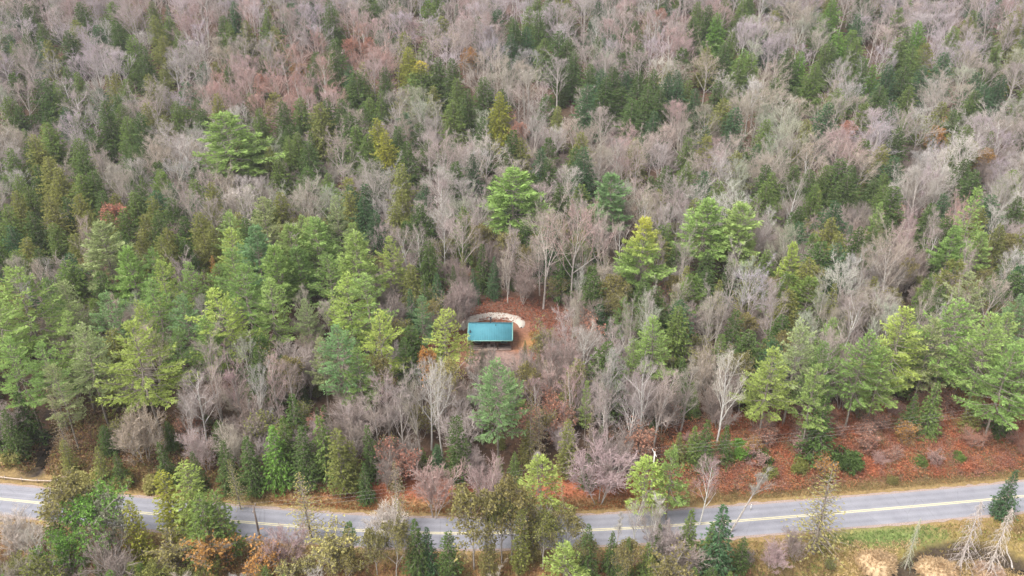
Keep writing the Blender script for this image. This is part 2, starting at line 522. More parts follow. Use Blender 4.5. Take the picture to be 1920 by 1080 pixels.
def bare(seed, H=16.0, spread=1.0, fork=0.34, twig=1.0, lean=0.06, stems=1, leaves=0.0, leafsize=0.3, shape=(0.66, 0.36, 0.30)):
    """leafless hardwood: trunk and main limbs in one mesh, branches and twigs in the other, leaves (if any) in a third"""
    rg = np.random.default_rng(seed)
    tr, cr, lf = MB(), MB(), MB()
    LP, LD, TW = [], [], []
    cen = np.array([0, 0, H * shape[0]])
    rad3 = np.array([H * shape[2] * spread, H * shape[2] * spread, H * shape[1]])

    def grow(p, d, L, r, lvl, ctr):
        k = 5 if lvl <= 1 else 4
        pts = [p]
        q = p.copy()
        dd = d.copy()
        for i in range(k - 1):
            dd = unit(dd + rg.normal(0, (0.05, 0.12, 0.15, 0.18)[lvl], 3) + np.array([0, 0, 0.09 if lvl < 3 else 0.04]))
            q = q + dd * L / (k - 1)
            pts.append(q.copy())
        pts = np.array(pts)
        rad = np.maximum(r * (1 - np.linspace(0, 0.72 if lvl < 3 else 0.85, k)), (0.03, 0.03, 0.017, 0.011)[lvl])
        tgt = tr if lvl <= 1 else cr
        tgt.tube(pts, rad, (7, 5, 4, 3)[lvl], s=np.clip(0.95 - 0.2 * lvl + rg.normal(0, 0.12), 0, 1), cap=False)
        if lvl == 3:
            n = int(5 * twig)
            for i in range(n):
                t = rg.uniform(0.15, 1.0) * (k - 1)
                i0 = min(int(t), k - 2)
                TW.append((pts[i0] + (pts[i0 + 1] - pts[i0]) * (t - i0), unit(pts[i0 + 1] - pts[i0] + rg.normal(0, 0.55, 3) + np.array([0, 0, .2])), rg.uniform(.35, .95) * H / 16))
            return
        nch = {0: 11, 1: 7, 2: 6}[lvl]
        t0 = fork if lvl == 0 else 0.25
        for i in range(nch):
            t = t0 + (1 - t0) * (i + rg.uniform(0.1, 0.9)) / nch
            f_ = t * (k - 1)
            i0 = min(int(f_), k - 2)
            p0 = pts[i0] + (pts[i0 + 1] - pts[i0]) * (f_ - i0)
            ax = unit(pts[i0 + 1] - pts[i0])
            side = unit(np.cross(ax, rg.normal(0, 1, 3)))
            if lvl == 0:
                az = ctr + i * 2.4 + rg.uniform(-0.4, 0.4)
                side = np.array([math.cos(az), math.sin(az), 0])
            ang = R(rg.uniform(24, 50)) * spread ** 0.4
            cd = unit(ax * math.cos(ang) + side * math.sin(ang) + np.array([0, 0, 0.10]))
            cl = H * 0.42 * spread * rg.uniform(0.8, 1.15) if lvl == 0 else L * (0.62 - 0.2 * (t - t0)) * rg.uniform(0.75, 1.2)
            wild = rg.random()
            if stems == 1:
                for _ in range(3):
                    e = np.linalg.norm((p0 + cd * cl - cen) / rad3)
                    if e > 1 and wild > 0.22: cl *= max(0.45, 1.0 / e)
                cl = max(cl, 0.5)
            else:
                cl = min(cl, L * 0.6)
            grow(p0, cd, cl, r * (1 - 0.7 * t) * 0.58, lvl + 1, 0)

    for s_ in range(stems):
        a = rg.uniform(0, 6.28)
        tilt = lean if stems == 1 else rg.uniform(0.12, 0.45)
        d = unit(np.array([math.cos(a) * tilt, math.sin(a) * tilt, 1]))
        grow(np.array([0.15 * math.cos(a) * (stems > 1), 0.15 * math.sin(a) * (stems > 1), -0.4]), d, H * 0.94, H * (0.0135 if stems == 1 else 0.009), 0, rg.uniform(0, 6))
    # fine twigs: slender three sided spikes
    P = np.array([t[0] for t in TW]); Dv = np.array([t[1] for t in TW]); Ls = np.array([t[2] for t in TW])
    u1 = np.cross(Dv, rg.normal(0, 1, Dv.shape)); u1 /= np.linalg.norm(u1, axis=1, keepdims=True)
    u2 = np.cross(Dv, u1)
    rr = 0.0125
    ring = [P + rr * (math.cos(a) * u1 + math.sin(a) * u2) for a in (0, 2.094, 4.189)]
    tipv = P + Dv * Ls[:, None] + np.array([0, 0, 0.06]) * Ls[:, None]
    v = np.stack(ring + [tipv], 1).reshape(-1, 3)
    i = np.arange(len(P))[:, None] * 4
    f = np.concatenate([i + np.array([[0, 1, 3]]), i + np.array([[1, 2, 3]]), i + np.array([[2, 0, 3]])])
    cr.add(v, f, np.repeat(rg.uniform(0.05, 0.55, len(P)), 4))
    if leaves:
        sel = rg.random(len(P)) < leaves
        tufts(lf, tipv[sel], Dv[sel], np.full(sel.sum(), leafsize), 3, 0.6, 1.6, 0.0, rg.uniform(0.1, 0.9, sel.sum()), rg)
    return tr, cr, lf if leaves else None


def pine(seed, H=22.0, Rm=5.5, low=0.36, sparse=0.0, one_side=0.0, tuft=0.47, step=1.0):
    """white pine: bare lower trunk, open tiers of long plumed branches"""
    rg = np.random.default_rng(seed)
    tr, cr = MB(), MB()
    bend = rg.normal(0, 0.02, 2)
    zs = np.linspace(-0.4, H * 0.98, 9)
    sway = np.stack([bend[0] * zs + 0.12 * np.sin(zs * 0.35 + seed), bend[1] * zs + 0.12 * np.cos(zs * 0.3), zs], 1)
    tr.tube(sway, 0.24 * H / 20 * (1 - 0.93 * np.linspace(0, 1, 9)), 7, s=0.5)
    P, Dd, S, Sh = [], [], [], []
    z = H * low
    side_a = rg.uniform(0, 6.28)
    az0 = rg.uniform(0, 6.28)
    while z < H * 0.985:
        t = (z - H * low) / (H * (1 - low))
        prof = (0.5 + 0.5 * math.sin(min(1, t / 0.20) * math.pi / 2)) if t < 0.20 else (1 - ((t - 0.20) / 0.80) ** 1.12) * 0.96 + 0.04
        nb = 5
        tier_k = rg.uniform(0.72, 1.12)
        for i in range(nb):
            if rg.random() < 0.10 + sparse * (1 - t): continue
            az = az0 + i * 2 * math.pi / nb + rg.uniform(-0.45, 0.45)
            L = Rm * prof * tier_k * rg.uniform(0.5, 1.3) * (1 + one_side * math.cos(az - side_a)) + 0.35
            el = R(-8 + 55 * t ** 1.6 + rg.uniform(-8, 10))
            d = np.array([math.cos(az) * math.cos(el), math.sin(az) * math.cos(el), math.sin(el)])
            base = np.array([np.interp(z, zs, sway[:, 0]), np.interp(z, zs, sway[:, 1]), z + rg.uniform(-0.25, 0.25)])
            k = np.linspace(0, 1, 5)
            droop = -0.10 * L * np.sin(k * math.pi) * (1 - t) + 0.09 * L * k ** 2
            pts = base + d * (k * L)[:, None]; pts[:, 2] += droop
            tr.tube(pts, 0.07 * (L / 4) ** 0.5 * (1 - 0.8 * k) + 0.008, 3, s=0.5, cap=False)
            sidev = unit(np.cross(d, [0, 0, 1]))
            nsub = max(3, int(L / 0.27))
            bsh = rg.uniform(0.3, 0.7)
            for j in range(nsub):
                tt = 0.30 + 0.70 * (j + rg.uniform(0, 0.8)) / nsub if L > 1.4 else (j + 0.5) / nsub
                p0 = base + d * tt * L; p0 = p0 + np.array([0, 0, -0.10 * L * math.sin(tt * math.pi) * (1 - t) + 0.09 * L * tt * tt])
                sg = 1 if j % 2 else -1
                sl = (0.30 * L * (1.2 - tt) + 0.25) * rg.uniform(0.6, 1.2)
                sdir = unit(d * 0.75 + sidev * sg * rg.uniform(0.5, 1.0) + np.array([0, 0, rg.uniform(-0.05, 0.22)]))
                nt_ = max(1, int(sl / 0.30))
                for q in range(nt_):
                    P.append(p0 + sdir * sl * (q + 1) / nt_ + rg.normal(0, 0.05, 3)); Dd.append(sdir)
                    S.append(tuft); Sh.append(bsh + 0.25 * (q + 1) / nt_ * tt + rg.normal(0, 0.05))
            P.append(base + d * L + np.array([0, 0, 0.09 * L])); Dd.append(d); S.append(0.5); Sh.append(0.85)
        z += step * rg.uniform(0.8, 1.35) * H / 21 * (1 - 0.45 * t)
        az0 += rg.uniform(0.4, 1.1)
    for i in range(5):  # leader
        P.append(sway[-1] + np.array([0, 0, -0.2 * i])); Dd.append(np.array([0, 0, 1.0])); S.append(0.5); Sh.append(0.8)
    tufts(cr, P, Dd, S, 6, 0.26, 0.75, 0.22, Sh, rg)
    return tr, cr, None


def cone_tree(seed, H=14.0, Rm=2.7, low=0.10, droop=0.22, dens=1.0, power=0.85, tuft=0.42, n=5, ragged=0.25, thin=0.0):
    """hemlock, spruce, fir, cedar or larch: closely set branches down a straight stem"""
    rg = np.random.default_rng(seed)
    tr, cr = MB(), MB()
    zs = np.linspace(-0.4, H * 0.99, 7)
    bx, by = rg.normal(0, 0.012, 2)
    tr.tube(np.stack([bx * zs, by * zs, zs], 1), 0.17 * H / 14 * (1 - 0.93 * np.linspace(0, 1, 7)), 6)
    P, Dd, S, Sh = [], [], [], []
    nb = int(150 * dens)
    lump = rg.uniform(0.75, 1.15, 24)
    for i in range(nb):
        u = (i + rg.uniform(0, 1)) / nb
        t = 1 - (1 - u) ** 0.85 if power > 0.5 else u
        z = H * (low + (0.99 - low) * t)
        az = i * 2.399 + rg.uniform(-0.3, 0.3)
        L = Rm * ((1 - t) ** power * (0.55 + 0.45 * min(1, t / 0.12))) * rg.uniform(1 - ragged, 1 + ragged) * lump[int(az * 4 / 3.1416 + 8 * t) % 24] + 0.12
        el = -droop * (1 - t) + 0.55 * t * t
        d = unit(np.array([math.cos(az), math.sin(az), el]))
        base = np.array([bx * z, by * z, z])
        tip = base + d * L
        if L > 0.5:
            tr.tube([base, (base + tip) / 2, tip], [0.03, 0.02, 0.006], 3, cap=False)
        sidev = unit(np.cross(d, [0, 0, 1]))
        nn = max(2, int(L / 0.27 * (1 - thin)))
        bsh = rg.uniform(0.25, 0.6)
        for j in range(nn):
            tt = (j + rg.uniform(0.3, 1.0)) / nn
            w = (0.30 * L * (1.05 - tt) + 0.10)
            lat = rg.uniform(-1, 1) * w
            P.append(base + d * L * tt + sidev * lat + np.array([0, 0, -0.10 * tt * L * droop * 3 - 0.15 * abs(lat)]))
            Dd.append(unit(d + sidev * np.sign(lat) * 0.7 + np.array([0, 0, -0.15])))
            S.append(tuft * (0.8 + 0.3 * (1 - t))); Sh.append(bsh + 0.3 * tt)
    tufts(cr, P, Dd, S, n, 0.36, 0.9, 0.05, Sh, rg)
    return tr, cr, None


def dead_spruce(seed, H=12.0, Rm=2.4):
    """dead conifer: pale stem with fans of drooping bare boughs"""
    rg = np.random.default_rng(seed)
    tr, cr = MB(), MB()
    tr.tube([(0, 0, -0.4), (0.05, 0, H * 0.5), (0.12, 0.05, H)], [0.17, 0.1, 0.02], 6)
    for i in range(70):
        t = (i + rg.uniform(0, 1)) / 70
        z = H * (0.12 + 0.86 * t); az = i * 2.4
        L = Rm * (1 - t) ** 0.7 * rg.uniform(0.6, 1.2) + 0.2
        k = np.linspace(0, 1, 5)
        h = np.array([math.cos(az), math.sin(az), 0])
        pts = np.array([0.1 * t, 0, z]) + h * (L * k)[:, None] * 0.85
        pts[:, 2] -= L * 0.75 * k ** 1.4
        cr.tube(pts, 0.035 * (1 - 0.85 * k), 3, s=rg.uniform(0.4, 1), cap=False)
        for j in range(7):
            tt = rg.uniform(0.25, 1); q = np.array([np.interp(tt, k, pts[:, c]) for c in range(3)])
            e = q + np.array([rg.normal(0, 0.22), rg.normal(0, 0.22), -rg.uniform(0.4, 0.95)])
            cr.tube([q, (q + e) / 2 + rg.normal(0, 0.04, 3), e], [0.02, 0.014, 0.004], 3, s=rg.uniform(0.3, 1), cap=False)
    return tr, cr, None


def bush(seed, H=2.0, W=1.6, n=1400, size=0.22):
    rg = np.random.default_rng(seed)
    tr, cr = MB(), MB()
    for i in range(9):
        a = i * 0.7 + rg.uniform(0, 0.5); rr = rg.uniform(0.3, 0.8) * W * 0.6
        tr.tube([(0, 0, -0.2), (math.cos(a) * rr * 0.5, math.sin(a) * rr * 0.5, H * 0.45), (math.cos(a) * rr, math.sin(a) * rr, H * 0.85)], [0.04, 0.025, 0.008], 4)
    nc = 14
    C = rg.normal(0, 1, (nc, 3)); C /= np.linalg.norm(C, axis=1, keepdims=True)
    C *= np.array([W * 0.55, W * 0.55, H * 0.32]); C[:, 2] += H * 0.55
    idx = rg.integers(0, nc, n)
    off = rg.normal(0, 1, (n, 3)); off /= np.linalg.norm(off, axis=1, keepdims=True)
    P = C[idx] + off * rg.uniform(0.25, 0.5, n)[:, None] * np.array([W, W, H * 0.8]) * 0.75
    P[:, 2] = np.abs(P[:, 2])
    tufts(cr, P, off, np.full(n, size), 3, 0.5, 1.2, 0.1, 0.35 + 0.3 * rg.random(nc)[idx], rg)
    return tr, cr, None


def top_mat(name, z0, z1, col):
    """needles that turn yellow towards the tip of the tree"""
    m = MAT['leaf', False].copy(); m.name = name
    nt = m.node_tree
    mult = [n for n in nt.nodes if n.type == 'MIX'][0]
    sx = nt.nodes.new('ShaderNodeSeparateXYZ'); nt.links.new(nt.nodes.new('ShaderNodeTexCoord').outputs['Object'], sx.inputs[0])
    mr = nt.nodes.new('ShaderNodeMapRange'); mr.inputs[1].default_value = z0; mr.inputs[2].default_value = z1
    nt.links.new(sx.outputs[2], mr.inputs[0])
    oi = [n for n in nt.nodes if n.type == 'OBJECT_INFO'][0]
    nt.links.new(mixc(nt, oi.outputs['Color'], col, mr.outputs[0]), mult.inputs['A'])
    return m


# prototypes -------------------------------------------------------------
PROTO = {}     # kind -> list of dict(trunk mesh, crown mesh, H, barkmat)
KIT = []       # merged meshes for the far wood, filled on demand


def proto(kind, builder, seeds, H, barkmat, crown='leaf', **kw):
    lst = []
    for s_ in seeds:
        tr, cr, lf = builder(s_, H=H, **kw)
        e = dict(kind=kind, H=H, mbs=(tr, cr, lf), bark=barkmat, skin=crown)
        e['trunk'] = tr.mesh('trunk', MAT[barkmat])
        e['crown'] = cr.mesh('branches' if crown == 'twig' else 'crown', MAT[crown, False])
        if lf: e['leaves'] = lf.mesh('leaves', MAT['leaf', False])
        lst.append(e)
    PROTO[kind] = lst


proto('bare', bare, range(100, 107), 16.0, 'bark_grey', 'twig')
proto('bare_wide', bare, range(120, 124), 16.0, 'bark_grey', 'twig', spread=1.25, fork=0.34)
proto('bare_slim', bare, range(130, 134), 17.0, 'bark_grey', 'twig', spread=0.72, fork=0.24, shape=(.60, .42, .26), twig=.8)
proto('birch', bare, range(140, 143), 16.0, 'bark_pale', 'twig', spread=0.8, fork=0.32, twig=0.65, shape=(.64, .40, .28))
proto('snag', bare, range(145, 147), 16.0, 'bark_grey', 'twig', spread=0.5, fork=0.55, twig=0.4, shape=(.8, .3, .16))
proto('thicket', bare, range(150, 153), 6.0, 'bark_grey', 'twig', stems=4, spread=0.9, fork=0.25, twig=0.7)
proto('leafy', bare, range(160, 162), 11.0, 'bark_grey', 'twig', spread=1.15, fork=0.25, leaves=0.7, leafsize=0.31)
proto('leafy_small', bare, range(165, 167), 5.0, 'bark_grey', 'twig', spread=1.1, fork=0.2, leaves=0.4, leafsize=0.26, stems=2, twig=0.7)
proto('pine', pine, range(200, 208), 22.0, 'bark_brown')
proto('pine_dense', pine, range(210, 214), 22.0, 'bark_brown', tuft=.66, step=.82, Rm=5.0, low=.4)
proto('pine_slim', pine, range(220, 223), 20.0, 'bark_brown', Rm=2.9, low=0.3)
proto('pine_young', pine, range(230, 233), 12.0, 'bark_brown', Rm=3.3, low=0.28, sparse=0.22)
proto('hem', cone_tree, range(300, 308), 15.0, 'bark_brown', Rm=4.0, dens=1.35, ragged=0.38, tuft=.5, power=.62)
proto('spruce', cone_tree, range(320, 324), 13.0, 'bark_brown', Rm=2.7, dens=1.15, power=0.95, droop=0.35, ragged=0.2, low=0.06)
proto('cedar', cone_tree, range(330, 333), 13.0, 'bark_brown', Rm=2.2, power=0.5, droop=-0.35, ragged=0.12, low=0.04, tuft=0.4)
proto('larch', cone_tree, range(340, 343), 11.0, 'bark_brown', Rm=2.3, power=0.8, droop=0.05, dens=0.8, tuft=0.16, n=8, ragged=0.35, thin=0.15)
proto('dead', dead_spruce, range(350, 353), 12.0, 'bark_grey', 'twig')
proto('bush', bush, range(360, 363), 2.0, 'bark_brown')


def plant(kind, x, y, H, tint, label=None, cat='tree', group=None, name=None, variant=None, rz=None, wide=1.0, tilt=(0, 0), z=None, top=None):
    """one plant = an Empty with its trunk and crown; copies share their meshes"""
    lst = PROTO[kind]
    e = lst[variant % len(lst)] if variant is not None else lst[rng.integers(len(lst))]
    o = empty(name or NAMES[kind], (x, y, float(terrain(x, y)) if z is None else z), rng.uniform(0, 6.28) if rz is None else rz)
    k = H / e['H']
    o.scale = (k * wide, k * wide, k)
    o.rotation_euler[0], o.rotation_euler[1] = tilt
    if 'src' not in e:
        parts = []
        for key, nm in (('trunk', 'trunk'), ('crown', 'branches' if e['skin'] == 'twig' else 'crown'), ('leaves', 'leaves')):
            if key in e:
                c = bpy.data.objects.new(nm, e[key]); coll.objects.link(c); c.parent = o
                parts.append(c)
        e['src'] = parts
    else:
        parts = []
        for s_ in e['src']:
            c = s_.copy(); coll.objects.link(c); c.parent = o
            if c.name.startswith('crown'): c.data = e['crown']
            parts.append(c)
    for c in parts:
        c.color = (*tint, 1)
        if top and c.name.startswith('crown'):
            c.data = c.data.copy(); c.data.materials[0] = top
        if c.name.startswith('branches') and kind.startswith('leafy'):
            c.color = (0.3, 0.26, 0.22, 1)
    tag(o, label, cat, group)
    return o


NAMES = dict(bare='bare_tree', bare_wide='bare_tree', bare_slim='bare_tree', birch='birch_tree', snag='birch_tree', thicket='bare_shrub', leafy='leafy_tree',
             leafy_small='leafy_shrub', pine='pine_tree', pine_dense='pine_tree', pine_slim='pine_tree', pine_young='pine_tree', hem='hemlock_tree', spruce='spruce_tree',
             cedar='cedar_tree', larch='larch_tree', dead='dead_tree', bush='bush')
WORD = dict(bare_tree='bare tree', birch_tree='white stemmed birch', bare_shrub='bare shrub', leafy_tree='leafy tree', leafy_shrub='leafy shrub',
            pine_tree='pine', hemlock_tree='hemlock', spruce_tree='spruce', cedar_tree='cedar', larch_tree='larch', dead_tree='dead tree', bush='bush')

# tints: name -> (colour, word)
T = dict(
    hd=((0.10, 0.155, 0.045), 'dark green'), hm=((0.16, 0.225, 0.06), 'mid green'), ho=((0.23, 0.24, 0.07), 'olive green'),
    hb=((0.08, 0.15, 0.065), 'blue green'), hy=((0.31, 0.32, 0.06), 'yellowish green'), hg=((0.17, 0.30, 0.06), 'bright green'),
    pg=((0.28, 0.37, 0.12), 'light green'), pm=((0.245, 0.345, 0.105), 'mid green'), pb=((0.20, 0.31, 0.135), 'bluish green'),
    py=((0.36, 0.43, 0.12), 'yellow green'), pd=((0.185, 0.28, 0.085), 'deep green'), pp=((0.30, 0.34, 0.16), 'dull grey green'),
    ly=((0.40, 0.37, 0.14), 'pale yellow'), lt=((0.42, 0.33, 0.2), 'tan'), lo=((0.45, 0.25, 0.08), 'orange'), lr=((0.46, 0.24, 0.17), 'red orange'),
    lb=((0.27, 0.24, 0.09), 'olive brown'), gg=((0.42, 0.38, 0.345), 'grey'), gt=((0.42, 0.36, 0.295), 'tan grey'), gm=((0.43, 0.355, 0.325), 'mauve grey'),
    gw=((0.56, 0.51, 0.46), 'whitish'), gl=((0.46, 0.39, 0.405), 'lilac grey'), gp=((0.46, 0.33, 0.31), 'pinkish'), gr=((0.46, 0.29, 0.25), 'reddish'),
    gd=((0.30, 0.24, 0.21), 'brown'), gs=((0.40, 0.41, 0.31), 'greenish grey'),
)

# ------------------------------------------------------------------ the trees the photograph shows, by the place of their tips
TREES = []      # kind, tint, tip px, tip py, height m, width factor, handle, own label


def add(kind, tint, px, py, H, wide=1.0, handle=None, label=None, variant=None, tilt=(0, 0), rz=None):
    x, y = on_surface(px, py, H * 0.97)
    TREES.append(dict(kind=kind, tint=tint, x=x, y=y, H=H, wide=wide, handle=handle, label=label, variant=variant, tilt=tilt, rz=rz, key=True))


def many(kind, H, wide, tints, pts):
    H += 2.0 if kind == 'hem' else 0
    tn = tints.split()
    v = [int(q) for q in pts.replace(',', ' ').split()]
    for i in range(0, len(v), 2):
        add(kind, tn[(i // 2) % len(tn)] if len(tn) > 1 else tn[0], v[i], v[i + 1], H * random.uniform(0.88, 1.12), wide * random.uniform(0.88, 1.15))


# landmarks (each has a handle other trees are described by)
add('pine_dense', 'pm', 425, 222, 26, 1.75, 'the huge round pine on the upper slope', 'huge round blue green pine standing alone among grey hardwoods, upper left', 1)
add('pine_dense', 'pg', 1208, 418, 23, 0.92, 'the yellow topped pine', 'slender pine with a bright yellow top, right behind the clearing', 3)
add('pine_dense', 'pm', 965, 325, 24, 1.55, 'the tall pine behind the cabin', 'tall bluish pine with bare lower trunk, rising highest behind the cabin', 0)
add('pine_dense', 'pb', 1150, 332, 22, 1.25, 'the tiered blue green pine', 'narrow blue green pine with flat tiers, beyond the yellow topped pine', 4)
add('pine_slim', 'pg', 1832, 362, 24, 0.85, 'the tall narrow bright pine', 'tallest narrow bright green pine, near the right edge among pale bare trees')
add('pine', 'pb', 932, 680, 21, 0.92, 'the blue green pine below the cabin', 'blue green pine with tall bare stem standing directly below the cabin', 5)
add('cedar', 'hd', 853, 785, 14, 1.0, 'the dark column cedar', 'dark green column shaped cedar standing beside the road, full to the ground')
add('pine', 'py', 1690, 588, 21, 1.02, 'the bright pine above the red bank', 'brightest yellow green pine, leaning over the red bushes of the bank', 2)
add('bare_wide', 'gw', 1580, 508, 14, 1.0, 'the white fan crowned tree', 'whitish bare tree whose limbs fan out like a hand, right of centre')
add('hem', 'hm', 788, 116, 19, 1.5, 'the yellow topped hemlock', 'broad hemlock with a yellow tinged top on the upper slope')
add('leafy', 'lr', 975, 240, 11, 0.8, 'the small orange beech', 'small orange red leaved beech glowing between grey crowns on the slope')
add('leafy', 'lo', 1757, 248, 11, 0.75, 'the pale orange beech', 'small pale orange leaved beech on the upper right slope')
add('pine', 'py', 246, 605, 23, 1.05, 'the pine with drooping boughs', 'large yellow green pine with long drooping boughs above the road, left', 6)
add('larch', 'ly', 432, 862, 10, 0.9, 'the pale larch beyond the road', 'thin pale yellow larch on the far verge, left of the cedar')
add('larch', 'ly', 565, 888, 13.5, 1.25, 'the feathery larch before the road', 'feathery yellow green larch standing on the near side of the road')
add('hem', 'ho', 398, 482, 14, 0.42, 'the orange spire', 'narrow spire with orange yellow needles between two green pines')
TREES[-1]['tint'] = 'lo'
add('bare_wide', 'gt', 1022, 415, 22, 0.9, 'the left of two great bare trees', 'left of two great bare trees behind the clearing, with long trunks', 0)
add('bare_wide', 'gp', 1078, 410, 23, 0.85, 'the right of two great bare trees', 'right of two great bare pinkish trees behind the clearing', 1)
add('hem', 'hd', 668, 136, 18, 1.6, 'the broad dark hemlock', 'broad dark hemlock, largest evergreen at upper centre')
add('hem', 'hd', 1576, 300, 17, 1.5, 'the dark hemlock clump on the right', 'tallest dark hemlock of the clump amid the bare trees, right')
add('bare', 'gm', 1045, 118, 18, 1.25, 'the round pale crown at upper centre', 'round pale bare crown standing out at upper centre')
add('pine_dense', 'pg', 1395, 388, 22, 1.15, 'the right of the twin pines', 'right one of two dense green pines standing together, right of centre')
add('pine_dense', 'pm', 1325, 382, 22, 1.3, 'the left of the twin pines', 'left one of two dense green pines standing together, right of centre')
add('hem', 'ho', 305, 132, 17, 1.0, 'the olive hemlock by the red thicket', 'olive green hemlock standing left of the reddish hardwoods on the slope')
add('hem', 'hd', 1062, 78, 18, 1.25, 'the dark hemlock near the top', 'dark hemlock at the lower end of a short diagonal row near the top')
add('hem', 'hm', 1385, 112, 17, 1.2, 'the mid green hemlock of the upper right', 'mid green hemlock above the pale hollow, upper right')
add('spruce', 'hb', 1357, 948, 13, 1.25, 'the pointed spruce before the road', 'large pointed dark spruce whose tip stands against the road, right of centre')
add('pine_young', 'py', 1020, 866, 12, 1.15, 'the lime green young pine', 'lime green bushy young pine beside the road, right of the dark cedar')
add('birch', 'gw', 1103, 622, 14, 1.0, 'the white tree right of the clearing', 'whitish many branched bare tree right below the clearing')
add('birch', 'gw', 1367, 678, 17, 0.8, 'the two stemmed birch', 'pale birch with two long white stems below the dark cedar, right')
add('cedar', 'hd', 1380, 588, 14, 1.25, 'the egg shaped dark cedar', 'dark egg shaped cedar amid bare trees, right of the clearing')
add('bare', 'gm', 640, 262, 17, 1.0, 'the round mauve crown', 'round mauve grey bare crown right of the huge round pine')
add('hem', 'hm', 345, 200, 15, 1.2, 'the hemlock below the red thicket', 'mid green hemlock just left of and beyond the huge round pine')
add('hem', 'hd', 125, 60, 17, 1.3, 'the dark hemlock of the upper left', 'dark hemlock in the upper left corner of the wood')
add('cedar', 'hy', 240, 945, 12.5, 1.05, 'the yellow green cedar', 'bright yellow green cedar on the near side of the road, left')
add('leafy', 'lr', 690, 82, 13, 0.8, 'the red oak in the thicket', 'red leaved oak crown in the reddish thicket, upper centre')
add('leafy', 'lr', 655, 80, 12, 0.8, 'the left red oak', 'left hand red leaved oak crown in the reddish thicket, upper centre')

# pines of the middle ground
PN = '''190 425 22 1.15 pp|238 470 20 .9 pm|28 515 24 1.25 pg|-25 560 23 1.1 pg|290 532 20 .95 pm|262 572 19 .8 py|200 560 19 1.0 pb|345 560 19 .9 pb|75 650 18 .85 pm|
100 690 17 .8 pp|480 432 21 1.0 pb|435 475 21 1.0 pm|545 428 21 1.0 pg|590 418 22 1.05 pg|515 470 20 1.0 pm|455 505 21 1.05 pm|410 552 22 1.1 py|500 530 20 .95 pg|
615 485 20 .95 pm|660 448 23 1.1 pg|648 520 21 1.0 py|690 520 22 1.0 pg|575 568 16 .8 pp|708 590 19 .95 py|640 618 20 1.0 pb|670 660 17 .8 pm|600 640 15 .7 pp|832 583 18 1.0 py|
790 560 15 .8 pb|1232 604 17 1.05 pm|1190 640 13 .7 pg|1490 460 15 .75 py|1790 430 17 .95 pm|1845 440 17 .85 pg|1505 612 21 .95 pp|1452 660 19 .85 py|1535 690 18 .75 pg|
1625 628 20 .9 pm|1660 660 17 .9 pg|1795 570 22 1.15 pm|1870 600 22 1.0 pg|1905 650 21 .9 pm|1940 620 22 1.0 pm|1755 610 19 .85 pp|150 620 20 .9 pp|20 640 20 .9 pm|760 640 13 .7 pd|
880 640 8 .7 pd|1540 650 18 .8 pd|960 700 14 .6 pm|1170 560 13 .7 pd|1905 560 18 .9 pb|1650 385 14 .6 pg|560 470 19 .9 pd|330 620 18 .8 pd|385 600 18 .8 pm'''
for row in PN.replace('\n', '').split('|'):
    a = row.split()
    add('pine_dense' if int(a[1]) < 475 else 'pine', a[4], int(a[0]), int(a[1]), float(a[2]), float(a[3]))

